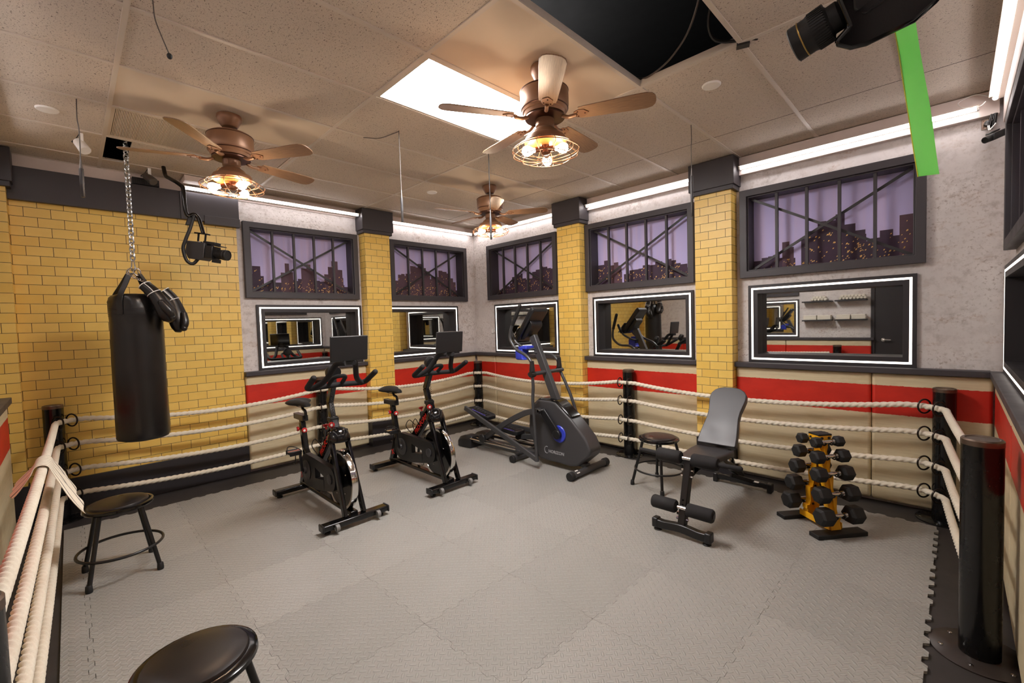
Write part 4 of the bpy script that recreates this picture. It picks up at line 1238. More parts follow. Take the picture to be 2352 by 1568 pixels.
# drive housing
prof = [(-3.165, .06), (-3.315, .33), (-3.30, .55), (-3.24, .64), (-3.165, .70), (-3.0, .70), (-2.93, .69), (-2.72, .53), (-2.56, .37), (-2.50, .26), (-2.515, .20), (-2.66, .075), (-2.74, .055)]
b = mb(); b.prism([(x, YC - .10, z) for x, z in prof], (0, .20, 0)); sh = b.build('drive_housing', M['plastic'], t, bevel=.022, seg=4)
prof2 = [(-3.30, .53), (-3.245, .645), (-3.165, .708), (-3.0, .712), (-2.92, .70), (-2.72, .545), (-2.84, .535), (-3.02, .61), (-3.14, .615)]
b = mb(); b.prism([(x, YC - .088, z + .006) for x, z in prof2], (0, .176, 0)); b.build('housing_top_cover', M['gloss'], sh, bevel=.022, seg=4)
for s in (-1, 1):
    b = mb(); b.lathe([(.086, 0), (.089, .006), (.082, .014), (.001, .015)], (-2.885, YC + s * .10, .37), (0, s, 0), n=40); b.build('crank_ring', M['blue'], sh)
text_obj('HORIZON', .045, M['lettering_grey'], sh, basis(V((-2.93, YC - .1012, .165)) - O, (1, 0, 0), (0, 0, 1)), 'lettering', .0006, .0006)
text_obj('EVOLVE', .014, M['letter_red'], sh, basis(V((-2.87, YC - .1012, .128)) - O, (1, 0, 0), (0, 0, 1)), 'small_lettering', .0005) if False else None
b = mb(); b.tube([V((-3.06 + .028 * math.cos(a), YC - .1015, .175 + .036 * math.sin(a))) for a in [PI * .35 + 1.3 * PI * k / 14 for k in range(15)]], .0026, 6); b.build('crescent_mark', M['lettering_grey'], sh)
# mast
b = mb(); b.beam((-2.975, YC, .66), (-3.30, YC, 1.38), .06, .085, up=(1, 0, 0)); b.build('mast', M['gunmetal'], t, bevel=.008, seg=3)
b = mb(); b.cyl((-3.12, 3.345, .99), (-3.12, 3.895, .99), .021, n=20); b.build('pivot_axle', M['plastic'], t)
# console
cc = V((-3.335, YC, 1.51)); ux = V((.30, 0, .37)).normalized(); nx = V((.37, 0, -.30)).normalized()
b = mb()
b.loft([[cc + ux * a + V((0, y, 0)) + nx * d for a, y in ((-.225 * k, -.10 * k), (-.20 * k, -.115 * k), (.20 * k, -.13 * k), (.225 * k, -.115 * k), (.225 * k, .115 * k), (.20 * k, .13 * k), (-.20 * k, .115 * k), (-.225 * k, .10 * k))] for d, k in ((-.018, .97), (-.012, 1.0), (.022, .99), (.04, .9))])
b.loft([[cc + ux * a + V((0, y, 0)) + nx * d for a, y in ((-.19 * k, -.07), (.08 * k, -.09), (.08 * k, .09), (-.19 * k, .07))] for d, k in ((.035, 1), (.075, .8), (.09, .5))])
cs = b.build('console', M['darkplastic'], t, bevel=.01, seg=3)
b = mb(); b.obox(cc - nx * .0185 + ux * .08, ux * .10, V((0, .10, 0)), nx * .001); b.build('console_screen', M['screen'], cs)
for (a, r_) in ((-.08, .012), (-.08, .0)):
    pass
for i in range(5):
    b = mb(); b.obox(cc - nx * .0185 + ux * -.07 + V((0, -.08 + i * .04, 0)), ux * .01, V((0, .012, 0)), nx * .001); b.build('console_button', M['micgrey'], cs)
b = mb(); b.obox(cc - ux * .17 - nx * .05, ux * .09, V((0, .10, 0)), nx * .006); b.build('reading_rack', M['chrome'], cs)
# blue bottle holder
b = mb(); b.loft([[V((-3.39 + sx * .055 + dx, 3.53 + sy * .06, z)) for sx, sy in ((-1, -1), (1, -1), (1, 1), (-1, 1))] for z, dx in ((1.12, .02), (1.14, .0), (1.24, 0.0))])
b.build('bottle_holder', M['blue'], t, bevel=.018, seg=3)
b = mb(); b.box(-3.40, -3.27, 3.475, 3.60, 1.235, 1.275); b.build('holder_tray', M['blue'], t, bevel=.012, seg=3)
b = mb(); b.tube(fillet([(-3.22, YC - .02, 1.20), (-3.34, YC - .05, 1.19), (-3.38, 3.50, 1.19)], .04, 4), .014, 10); b.build('holder_arm', M['gunmetal'], t)
# fixed pulse handles
for s in (-1, 1):
    b = mb(); b.tube(fillet([(-3.26, YC, 1.24), (-3.28, YC + s * .11, 1.23), (-3.43, YC + s * .15, 1.31), (-3.50, YC + s * .15, 1.45)], .06, 6), .014, 12); fh = b.build('pulse_handle', M['gunmetal'], t)
    b = mb(); b.tube([(-3.445, YC + s * .15, 1.335), (-3.50, YC + s * .15, 1.45)], .0185, 12); b.sphere((-3.50, YC + s * .15, 1.45), .0184, 10, 6); b.build('pulse_grip', M['rubber'], fh)
# moving arms, pedals
for s, ph in ((-1, 0.0), (1, 1.0)):
    ya = YC + s * .255
    if s < 0:
        up_pts = [(-3.095, ya, 1.03), (-3.10, ya, 1.12), (-3.17, ya, 1.185), (-3.33, ya, 1.245), (-3.415, ya, 1.36), (-3.385, ya, 1.47), (-3.245, ya, 1.705)]
        lo = V((-3.06, ya, .085)); pedal_c = V((-4.08, YC - .115, .455)); tilt = -.20
        wheel = V((-3.985, 3.47, .165)); crank_tip = V((-3.075, YC - .16, .60))
    else:
        up_pts = [(-3.15, ya, 1.03), (-3.17, ya, 1.10), (-3.25, ya, 1.16), (-3.42, ya, 1.16), (-3.53, ya, 1.25), (-3.53, ya, 1.36), (-3.46, ya, 1.60)]
        lo = V((-2.80, ya, .20)); pedal_c = V((-3.83, YC + .115, .245)); tilt = -.06
        wheel = V((-3.70, 3.77, .165)); crank_tip = V((-2.70, YC + .16, .15))
    b = mb(); b.tube(fillet(up_pts, .07, 6), .0165, 14); ha = b.build('swing_handle', M['gunmetal'], t, smooth=70)
    g0, g1 = V(up_pts[-2]), V(up_pts[-1]); b = mb(); b.tube([g0.lerp(g1, .15), g1], .021, 14); b.sphere(g1, .021, 12, 6); b.build('handle_grip', M['rubber'], ha)
    b = mb(); b.tube([V(up_pts[0]) + V((0, 0, .10)), V(up_pts[0]) + V((0, 0, -.01))], [.02, .031], 16); b.cyl((up_pts[0][0], ya - .028, .99), (up_pts[0][0], ya + .028, .99), .031, n=20); b.build('arm_joint', M['darkplastic'], ha)
    b = mb(); b.tube(fillet([(up_pts[0][0], ya, 1.0), (up_pts[0][0] + .01, ya, .86) if s < 0 else (-3.07, ya, .86), (up_pts[0][0] - .005, ya, .74) if s < 0 else (-2.99, ya, .70), tuple(lo)], .06, 5), .017, 12); b.build('lower_arm', M['gunmetal'], t, smooth=70)
    # foot bar from the lower arm back and up to the pedal
    end = pedal_c + V((-.20, -.0, .045 if s < 0 else .01)) + V((0, s * .10, 0))
    b = mb(); b.beam(lo + V((.0, s * 0, .02)), V((end.x, YC + s * .21, end.z)), .03, .055); fb_ = b.build('foot_bar', M['gunmetal'], t, bevel=.006, seg=3)
    d1 = V((1, 0, tilt)).normalized(); n1 = V((-tilt, 0, 1)).normalized()
    b = mb(); c = pedal_c
    b.loft([[c + d1 * (x * k) + V((0, y * k2, 0)) + n1 * z for x, y in ((-.19, -.065), (-.17, -.08), (.15, -.085), (.19, -.06), (.19, .06), (.15, .085), (-.17, .08), (-.19, .065))] for z, k, k2 in ((-.045, .8, .8), (-.03, 1, 1), (.012, 1.0, 1.0), (.012, .93, .88), (.0, .92, .86))])
    pdl = b.build('foot_pedal', M['darkplastic'], t, bevel=.006)
    b = mb()
    b.obox(c + n1 * .003 + V((0, -.045, 0)), d1 * .12, V((0, .003, 0)), n1 * .002); b.build('violet_stripe', M['violet'], pdl)
    b = mb()
    for i in range(6): b.obox(c + n1 * .003 + d1 * (-.12 + i * .045), d1 * .008, V((0, .03, 0)), n1 * .003)
    b.build('tread_ribs', M['rubber'], pdl)
    # roller arm
    yr = wheel.y
    b = mb(); b.tube(cr([crank_tip + V((0, s * .02, 0)), crank_tip.lerp(wheel, .25) + V((0, 0, .055 if s < 0 else .05)), crank_tip.lerp(wheel, .6) + V((0, 0, .05)), wheel + V((0, 0, .0))], 6), [.026] * 19, sect=[(-.8, -1.15), (.8, -1.15), (.8, 1.15), (-.8, 1.15)]); b.build('roller_arm', M['gunmetal'], t, bevel=.004)
    b = mb(); b.cyl(wheel + V((0, -.045, 0)), wheel + V((0, .045, 0)), .036, n=24); rw = b.build('roller_wheel', M['rubber'], t, bevel=.006)
    b = mb(); b.lathe([(.05, -.0), (.055, .012), (.045, .022), (.001, .024)], wheel + V((0, s * .047, 0)), (0, s, 0), n=26); b.build('roller_cap', M['darkplastic'], rw)
    # crank arm
    b = mb(); axc = V((-2.885, YC + s * .135, .37)); b.tube([axc, V((crank_tip.x, axc.y, crank_tip.z))], [.05, .036], sect=[(-.35, -1), (.35, -1), (.35, 1), (-.35, 1)]); b.cyl(axc - V((0, .02, 0)), axc + V((0, .02, 0)), .048, n=24); b.build('crank_arm', M['darkplastic'], t, bevel=.006)
    b = mb(); b.cyl((crank_tip.x, YC + s * .13, crank_tip.z), (crank_tip.x, YC + s * .205, crank_tip.z), .016, n=14); b.build('crank_bolt', M['chrome'], t)

# ------------------------------------------------------------------ weight bench
O = V((-1.34, 3.5, 0)); t = thing('weight_bench', 'charcoal adjustable weight bench with foam leg rollers, back pad raised', 'weight bench', (O.x, O.y, .013))
XM = -1.345
b = mb()
pts = [V((XM - .185, 2.955, .052)), V((XM - .12, 2.955, .05)), V((XM, 2.955, .062)), V((XM + .12, 2.955, .05)), V((XM + .185, 2.955, .052))]
b.tube(cr(pts, 5), [.028] * 21, sect=[(-.9, -1), (.9, -1), (.9, 1), (-.9, 1)]); ft = b.build('front_foot', M['black'], t, bevel=.006)
for s in (-1, 1):
    b = mb(); b.box(XM + s * .188 - .022, XM + s * .188 + .022, 2.925, 2.987, .02, .088); b.build('foot_cap', M['darkplastic'], ft, bevel=.008)
    b = mb(); b.lathe([(.026, 0), (.028, .006), (.018, .012), (.018, .03)], (XM + s * .175, 2.955, 0)); b.build('rubber_pad', M['rubber'], ft)
b = mb(); b.beam((XM, 2.968, .07), (XM, 3.10, .52), .05, .06, up=(0, 1, 0)); fp = b.build('front_post', M['black'], t, bevel=.006)
for z_, y_ in ((.12, 2.985), (.15, 2.993), (.40, 3.066), (.44, 3.078)):
    for s in (-1, 1): b = mb(); b.cyl((XM + s * .02, y_ - .01, z_), (XM + s * .042, y_ - .01, z_), .010, n=6); b.build('bolt', M['chrome'], fp)
for z_, y_ in ((.22, 2.9815), (.25, 2.990)): b = mb(); b.cyl((XM, y_ - .002, z_), (XM, y_ + .002 - .008, z_), .006, n=10); b.build('pin_hole', M['void'], fp)
def roller(y, z, nm):
    b = mb(); b.cyl((XM - .22, y, z), (XM + .22, y, z), .0125, n=14); rb = b.build(nm + '_bar', M['chrome'], t)
    for s in (-1, 1):
        b = mb(); b.lathe([(.020, 0), (.040, .001), (.046, .010), (.046, .165), (.040, .174), (.016, .175)], (XM + s * .040, y, z), (s, 0, 0), n=28); b.build('foam_roller', M['foam'], rb)
        b = mb(); b.lathe([(.02, 0), (.02, .006), (.001, .007)], (XM + s * .216, y, z), (s, 0, 0), n=18); b.build('end_plug', M['darkplastic'], rb)
roller(3.055, .528, 'upper_roller'); roller(2.965, .20, 'lower_roller')
for s in (-1, 1): b = mb(); b.tube([(XM + s * .22, 3.055, .528), (XM + s * .355, 3.06, .528)], .0165, 14); b.sphere((XM + s * .355, 3.06, .528), .0165, 12, 6); b.build('side_grip', M['foam'], t)
def pad(rows, nrm_thick, nm, mat_):
    """rows: (centre point, half width) down the pad; pad made of a cushion with rounded rim"""
    b = mb(); n_ = len(rows)
    left = [V((XM - w_, p[1], p[2])) for p, w_ in rows]; right = [V((XM + w_, p[1], p[2])) for p, w_ in rows]
    b.prism(left + right[::-1], nrm_thick)
    return b.build(nm, mat_, t, bevel=.014, seg=4)
# seat
rows = [((0, 3.10, .508), .085), ((0, 3.13, .511), .105), ((0, 3.25, .508), .118), ((0, 3.42, .500), .142), ((0, 3.56, .494), .150), ((0, 3.575, .493), .145)]
pad(rows, V((0, 0, -.05)), 'seat_pad', M['greyvinyl'])
# back pad
p0, p1 = V((0, 3.585, .515)), V((0, 3.925, .93)); dd = (p1 - p0)
prof = [(0, .140), (.02, .148), (.12, .146), (.3, .135), (.45, .124), (.58, .125), (.70, .137), (.80, .144), (.88, .140), (.94, .118), (.98, .085), (1.0, .045)]
rows = [(p0 + dd * f, w_) for f, w_ in prof]
nn = V((0, dd.z, -dd.y)).normalized()
pad(rows, nn * .05, 'back_pad', M['greyvinyl'])
b = mb(); b.beam(p0 + V((XM, .045, -.03)), p0 + dd * .6 + V((XM, .06, -.045)), .05, .03, up=tuple(nn)); b.beam((XM, 3.12, .43), (XM, 3.62, .44), .05, .05)
for s in (-1, 1): b.beam((XM + s * .06, 3.40, .45), (XM + s * .06, 3.62, .45), .012, .05)
b.beam((XM, 3.60, .44), (XM, 4.18, .10), .05, .05); b.beam((XM, 3.78, .66), (XM, 3.98, .24), .03, .03)
b.beam((XM, 3.08, .42), (XM, 3.20, .44), .05, .07)
b.build('main_frame', M['black'], t, bevel=.004)
b = mb(); b.beam((XM - .02, 3.98, .16), (XM + .10, 4.17, .075), .02, .035); b.build('strut', M['black'], t, bevel=.003)
b = mb(); b.beam((XM - .22, 4.20, .055), (XM + .22, 4.20, .055), .05, .045); rf = b.build('rear_foot', M['gloss'], t, bevel=.006)
b = mb(); b.obox((XM + .10, 4.172, .0785), (.045, 0, 0), (0, .018, 0), (0, 0, .0006)); b.build('warning_label', M['paper'], rf)
for s in (-1, 1):
    b = mb(); b.box(XM + s * .225 - .02, XM + s * .225 + .02, 4.165, 4.235, .002, .082); b.build('foot_cap', M['darkplastic'], rf, bevel=.008)
b = mb(); b.lathe([(.009, -.02), (.009, .005), (.019, .01), (.021, .025), (.012, .03), (.001, .031)], (XM + .11, 3.52, .44), (1, 0, 0), n=16); b.build('adjust_knob', M['chrome'], t)

# ------------------------------------------------------------------ dumbbell rack and dumbbells
A = math.atan2(.78, .626); O = V((-.555, 3.665, 0))
t = thing('dumbbell_rack', 'yellow A-shaped dumbbell rack on two black foot plates', 'dumbbell rack', (O.x, O.y, .013), A)
# local: x = along the dumbbells, y = across the rack (0 at the near leg, .31 at the far leg)
def mb(): return MB()
for y0 in (-.035, .285):
    b = mb(); b.box(-.185, .185, y0, y0 + .085, .0, .03); b.build('foot_plate', M['rubber'], t, bevel=.004)
ZN = [.142, .283, .414, .53, .626]; YN = [0.0, .026, .057, .076, .10]; YFAR = [.31, .285, .26, .245, .23]
def legside(yb, yt, name, sgn):
    b = mb(); h0, h1 = .03, .665
    def yz(z): f = (z - h0) / (h1 - h0); return yb + (yt - yb) * f
    L_, R_ = [], []
    prev = h0
    seq = [(h0, .048), (.09, .050)]
    for z in ZN: seq += [(z - .045, .062), (z - .015, .068), (z - .012, .040), (z + .02, .036)]
    seq += [(h1, .045)]
    for z, w_ in seq:
        k = .80 - .30 * (z / h1)
        L_.append(V((-w_ * k, yz(z), z))); R_.append(V((w_ * k, yz(z), z)))
    b.prism(L_ + R_[::-1], (0, -sgn * .004, 0))
    for side in (L_, R_):
        inn = [p + V((0, -sgn * .045, 0)) for p in side]
        for i in range(len(side) - 1):
            b.prism([side[i], side[i + 1], inn[i + 1], inn[i]], V((.0025 if side is L_ else -.0025, 0, 0)))
    b.prism([V((-.004, yz(.1), .1)), V((-.004, yz(.6), .6)), V((-.004, yz(.6) + sgn * .012, .6)), V((-.004, yz(.1) + sgn * .02, .1))], (.008, 0, 0))
    return b.build(name, M['yellow'], t)
legside(.024, .148, 'rack_leg', -1); legside(.286, .180, 'rack_leg', 1)
b = mb(); b.box(-.052, .052, .118, .212, .664, .676); b.build('top_plate', M['rubber'], t, bevel=.003)
b = mb(); b.prism([V((-.052, .121, .664)), V((-.052, .209, .664)), V((-.052, .20, .625)), V((-.052, .13, .625))], (.004, 0, 0)); b.build('top_bracket', M['yellow'], t)
b = mb(); b.prism([V((.052, .121, .664)), V((.052, .209, .664)), V((.052, .20, .625)), V((.052, .13, .625))], (-.004, 0, 0)); b.build('top_bracket', M['yellow'], t)
b = mb(); b.prism([V((-.052, .119, .664)), V((.052, .119, .664)), V((.040, .119, .632)), V((-.040, .119, .632))], (0, .004, 0)); b.build('top_bracket', M['yellow'], t)
for x in (-.025, .028): b = mb(); b.cyl((x, .119, .648), (x, .114, .648), .009, n=16); b.build('bolt', M['rubber'], t)
for x in (-.052,):
    for y_ in (.142, .188): b = mb(); b.cyl((x + .002, y_, .646), (x - .004, y_, .646), .008, n=16); b.build('bolt', M['rubber'], t)
b = mb(); b.box(-.05, -.045, .03, .30, .032, .075); b.box(.045, .05, .03, .30, .032, .075); b.build('cross_brace', M['yellow'], t)
for i in range(5):
    for yv, sg in ((YN[i], -1), (YFAR[i], 1)):
        for s in (-1, 1):
            b = mb(); x = s * .028; r_ = .0215
            b.tube([V((x, yv + .0 + r_ * math.cos(a), ZN[i] + r_ * math.sin(a))) for a in [PI * (1.0 + 1.0 * k / 10) for k in range(11)]], .0055, 6)
            b.beam((x, yv - sg * .018, ZN[i] - .005), (x, yv - sg * .05, ZN[i] - .03), .012, .012)
            b.build('saddle_hook', M['rubber'], t)
def dumbbell(i, yv, side):
    R = [.064, .059, .054, .048, .039][i]; Hd = [.100, .094, .085, .076, .062][i]; gap = [.056, .056, .055, .053, .050][i]
    ca, sa = math.cos(A), math.sin(A)
    px, py = O.x - sa * yv, O.y + ca * yv
    where = 'near' if side == 0 else 'far'
    tier = ['lowest', 'second lowest', 'middle', 'second highest', 'topmost'][i]
    d = thing('hex_dumbbell', 'black hex dumbbell, %s side of the yellow rack, %s of five' % (where, tier), 'dumbbell', (px, py, ZN[i] + .0135), A)
    b = MB(); g = gap
    b.lathe([(.013, -g - .004), (.013, -g + .006), (.0105, -g + .010), (.0135, -g * .4), (.0145, 0), (.0135, g * .4), (.0105, g - .010), (.013, g - .006), (.013, g + .004)], (0, 0, 0), (1, 0, 0), n=20)
    hd = b.build('handle', M['chrome'], d)
    for s in (-1, 1):
        b = MB()
        for q in range(2): b.torus((s * (g - .004 - q * .008), 0, 0), (1, 0, 0), .0145, .003, 20, 6)
        b.build('collar', M['chrome'], hd)
        b = MB(); rot = [PI / 6 * 0 + 2 * PI * k / 6 for k in range(6)]
        def hexr(x, r): return [V((x, r * math.cos(a), r * math.sin(a))) for a in rot]
        x0 = s * (g + .002); x1 = s * (g + .002 + Hd)
        b.loft([hexr(x0, R * .62), hexr(x0 + s * .008, R * .92), hexr(x0 + s * Hd * .18, R), hexr(x1 - s * Hd * .12, R), hexr(x1 - s * .003, R * .80), hexr(x1, R * .70)])
        b.build('hex_head', M['rubber'], d, bevel=.003, smooth=20)
for i in range(5):
    dumbbell(i, YN[i] - .0, 0); dumbbell(i, YFAR[i], 1)
# ------------------------------------------------------------------ ceiling fans
def make_fan(loc, rz, label):
    t = thing('ceiling_fan', label, 'ceiling fan', loc, rz)
    def mb(): return MB()
    b = mb(); b.lathe([(.076, -.001), (.078, -.016), (.073, -.036), (.060, -.058), (.052, -.074), (.046, -.080), (.03, -.082)], n=32); b.build('canopy', M['copper'], t, smooth=30)
    b = mb(); b.cyl((0, 0, -.066), (0, 0, -.13), .0125, n=16); b.build('downrod', M['copper'], t)
    b = mb(); b.lathe([(.02, -.112), (.06, -.118), (.118, -.126), (.138, -.138), (.143, -.15), (.143, -.228), (.138, -.248), (.130, -.265), (.125, -.266), (.118, -.285), (.09, -.292)], n=48); mh = b.build('motor_housing', M['copper'], t, smooth=30)
    b = mb(); b.torus((0, 0, -.248), (0, 0, 1), .137, .004, 48, 8); b.torus((0, 0, -.145), (0, 0, 1), .142, .003, 48, 8); b.build('housing_trim', M['darkcopper'], mh)
    b = mb(); b.lathe([(.09, -.286), (.118, -.292), (.118, -.30), (.06, -.306)], n=36); b.build('blade_hub', M['darkcopper'], t)
    zb = -.304
    for k in range(5):
        a = 2 * PI * k / 5; d = V((math.cos(a), math.sin(a), 0)); s = V((-d.y, d.x, 0)); p = math.radians(-11)
        sv = s * math.cos(p) + V((0, 0, 1)) * math.sin(p); up = d.cross(sv)
        def P(r, w_, h=0.0): return d * r + sv * w_ + up * h + V((0, 0, zb))
        out = []
        prof = [(.205, .048), (.24, .052), (.40, .060), (.52, .066), (.58, .066), (.610, .056), (.625, .036), (.630, .012)]
        L_ = [P(r, w_, .004) for r, w_ in prof]; R_ = [P(r, -w_, .004) for r, w_ in prof]
        L0 = [P(.20, .03, .004)]; R0 = [P(.20, -.03, .004)]
        b = mb(); b.prism(L0 + L_ + R_[::-1] + R0, up * .006)
        bl = b.build('fan_blade', M['wood'], t, bevel=.0015)
        uvl = bl.data.uv_layers[0].data   # grain follows the blade
        for l in bl.data.loops:
            q = bl.data.vertices[l.vertex_index].co
            uvl[l.index].uv = (q.dot(d) + k * .7, q.dot(s) + k * .3)
        b = mb()
        b.prism([P(r, w_, -.001) for r, w_ in ((.175, -.02), (.20, -.034), (.235, -.030), (.262, 0), (.235, .030), (.20, .034), (.175, .02))], up * .005)
        b.tube(cr([d * .105 + V((0, 0, -.298)), d * .14 + V((0, 0, -.312)), P(.19, 0, -.004)], 5), .011, 10)
        br = b.build('blade_bracket', M['copper'], t, bevel=.0012)
        for (r, w_) in ((.198, -.02), (.198, .02), (.238, 0)):
            b = mb(); b.sphere(P(r, w_, -.002), .0045, 8, 6); b.build('bracket_screw', M['darkcopper'], br)
    # neck and light kit
    b = mb(); b.lathe([(.055, -.300), (.056, -.345), (.050, -.355), (.062, -.365), (.078, -.378), (.090, -.398), (.098, -.402), (.116, -.410), (.124, -.424), (.126, -.440), (.120, -.443), (.02, -.443)], n=40); lk = b.build('light_fitter', M['copper'], t, smooth=30)
    b = mb(); b.lathe([(.117, -.4435), (.11, -.452), (.02, -.454)], n=36); b.build('fitter_underside', M['tan'], lk)
    b = mb(); b.lathe([(.022, -.44), (.022, -.48), (.030, -.485), (.030, -.50), (.012, -.51)], n=20); b.build('socket_hub', M['darkcopper'], lk)
    for k in range(3):
        a = 2 * PI * k / 3 - .35; d = V((math.cos(a), math.sin(a), -.22)).normalized()
        p0 = d * .02 + V((0, 0, -.474))
        b = mb(); b.cyl(p0, p0 + d * .055, .0165, n=16); b.build('lamp_socket', M['darkcopper'], lk)
        b = mb(); q = p0 + d * .055
        b.lathe([(.012, 0), (.014, .01), (.024, .03), (.030, .048), (.026, .066), (.012, .076), (.001, .078)], q, d, n=18); b.build('bulb', M['bulb'], lk, smooth=70)
    b = mb()
    zs = [(.122, -.440), (.165, -.462), (.198, -.487), (.193, -.508), (.15, -.528), (.08, -.542), (.028, -.545)]
    for i, (r, z) in enumerate(zs):
        if i in (1, 2, 4, 6): b.torus((0, 0, z), (0, 0, 1), r, .0026, 48, 6)
    b.torus((0, 0, zs[0][1]), (0, 0, 1), zs[0][0], .004, 48, 6)
    for k in range(12):
        a = 2 * PI * k / 12
        b.tube([V((r * math.cos(a), r * math.sin(a), z)) for r, z in [(p.x, p.z) for p in cr([(r, 0, z) for r, z in zs], 4)]], .0022, 6)
    b.build('wire_cage', M['copper'], lk, smooth=70)
    return t
f1 = make_fan((-1.735, 2.06, CEIL - .002), math.radians(26.5), 'ceiling fan beside the glowing ceiling panel, brown wood blades and caged bulbs')
dup(f1, (-3.60, .865, CEIL - .002), math.radians(32), 'ceiling fan between the punching bag chain and the brick wall header')
dup(f1, (-3.62, 3.33, CEIL - .002), math.radians(37), 'smallest looking ceiling fan, over the elliptical trainer near the far corner')

# ------------------------------------------------------------------ hanging microphones
def mic(x, y, ztop, zbot, label, cable, r=.0095):
    t = thing('hanging_microphone', label, 'microphone', (x, y, zbot))
    b = MB((x, y, zbot)); b.tube(cr([(x, y, CEIL), (x + .004, y - .003, CEIL - .12), (x - .003, y + .003, (CEIL + ztop) / 2), (x, y, ztop)], 5), .0032, 8); b.build('cable', M[cable], t)
    b = MB((x, y, zbot)); b.lathe([(.0035, ztop + .03 - zbot), (.006, ztop - zbot), (r * .8, ztop - .03 - zbot)], (x, y, zbot), n=14); b.build('cable_sleeve', M['micgrey'], t)
    b = MB((x, y, zbot)); H = ztop - .03 - zbot
    b.lathe([(r * .8, H), (r, H - .006), (r, .004), (r * .85, 0), (.001, 0)], (x, y, zbot), n=16); bd = b.build('mic_body', M['micdark'], t)
    b = MB((x, y, zbot))
    for k in range(3): b.box(x - .0012, x + .0012, y - r - .0006, y + r + .0006, zbot + H * (.08 + .09 * k), zbot + H * (.13 + .09 * k))
    b.lathe([(r + .0003, H * .45), (r + .0006, H * .46), (r + .0006, H * .98), (r + .0003, H * .99)], (x, y, zbot), n=16)
    b.build('mic_sleeve', M['plastic'], bd)
mic(-3.958, .106, 2.64, 2.428, 'hanging grey microphone left of the punching bag chain', 'greycable', .011)
mic(-3.043, 1.872, 2.565, 2.348, 'hanging grey microphone between the first two ceiling fans', 'greycable')
mic(-2.934, 2.701, 2.52, 2.289, 'hanging grey microphone in front of the farthest ceiling fan', 'cable')
mic(-1.472, 3.507, 2.677, 2.333, 'hanging grey microphone beside the back wall pillar near the bench', 'greycable', .010)
t = thing('ball_microphone', 'small black ball microphone on a thin bent wire from the ceiling', 'microphone', (-2.55, .38, 2.80))
b = MB((-2.55, .38, 2.80)); b.tube(cr([(-2.56, .34, CEIL), (-2.565, .345, 2.96), (-2.553, .365, 2.88), (-2.545, .385, 2.815)], 6), .0026, 8); b.build('wire', M['greycable'], t)
b = MB((-2.55, .38, 2.80)); b.sphere((-2.545, .387, 2.803), .011, 14, 10, (1, 1, 1.25)); b.build('mic_head', M['rubber'], t)
# cable loop on the ceiling by the third microphone
b = MB((-3.1, 1.8, CEIL)); b.tube(cr([(-3.32, 1.72, CEIL - .006), (-3.2, 1.79, CEIL - .03), (-3.1, 1.85, CEIL - .012), (-3.043, 1.872, CEIL - .006)], 6), .0032, 8)
tag(b.build('ceiling_cable', M['greycable'], loc=(-3.1, 1.8, CEIL)), 'short grey cable looping under ceiling tiles beside a hanging microphone', 'cable')

# ------------------------------------------------------------------ spotlights on the ceiling at the left
def spot(x, y, aim, label, col):
    t = thing('ceiling_spotlight', label, 'spotlight', (x, y, CEIL)); o = (x, y, CEIL); aim = V(aim).normalized()
    b = MB(o); b.box(x - .012, x + .012, y - .012, y + .012, CEIL - .075, CEIL - .002); b.build('stem', M['white'], t, bevel=.002)
    c = V((x, y, CEIL - .095))
    b = MB(o); b.lathe([(.001, -.05), (.03, -.048), (.033, -.04), (.036, .045), (.034, .05)], c, aim, n=24); h = b.build('lamp_head', M[col], t)
    b = MB(o); b.lathe([(.030, .049), (.026, .04), (.001, .038)], c, aim, n=24, cap=False); b.build('lamp_lens', M['plastic'], h)
    b = MB(o); b.tube(cr([c - aim * .04, c - aim * .06 + V((0, -.03, -.02)), c + V((-.02, -.03, .05)), V((x, y - .01, CEIL - .01))], 5), .003, 6); b.build('lamp_cord', M['cable'], t)
spot(-4.601, .135, (.5, .35, -.75), 'small white ceiling spotlight left of the punching bag chain', 'white')
spot(-5.186, .587, (.55, .45, -.6), 'small silver ceiling spotlight above the brick wall header', 'micgrey')
b = MB((-5.38, .57, 2.96)); b.box(-5.44, -5.36, .478, .675, 2.932, 2.992); 
for k in range(12): b.box(-5.36, -5.357, .486 + k * .0155, .494 + k * .0155, 2.94, 2.985)
tag(b.build('control_box', M['darkplastic'], bevel=.003, loc=(-5.38, .57, 2.96)), 'flat black box with fins above the header board', 'control box')
b = MB((-5.30, 1.0, 3.0)); b.box(-5.40, -5.16, .842, 1.16, 2.985, 3.036)
tag(b.build('cable_trunking', M['valance'], bevel=.003, loc=(-5.30, 1.0, 3.0)), 'white box trunking under the ceiling behind the leftmost ceiling fan', 'trunking')

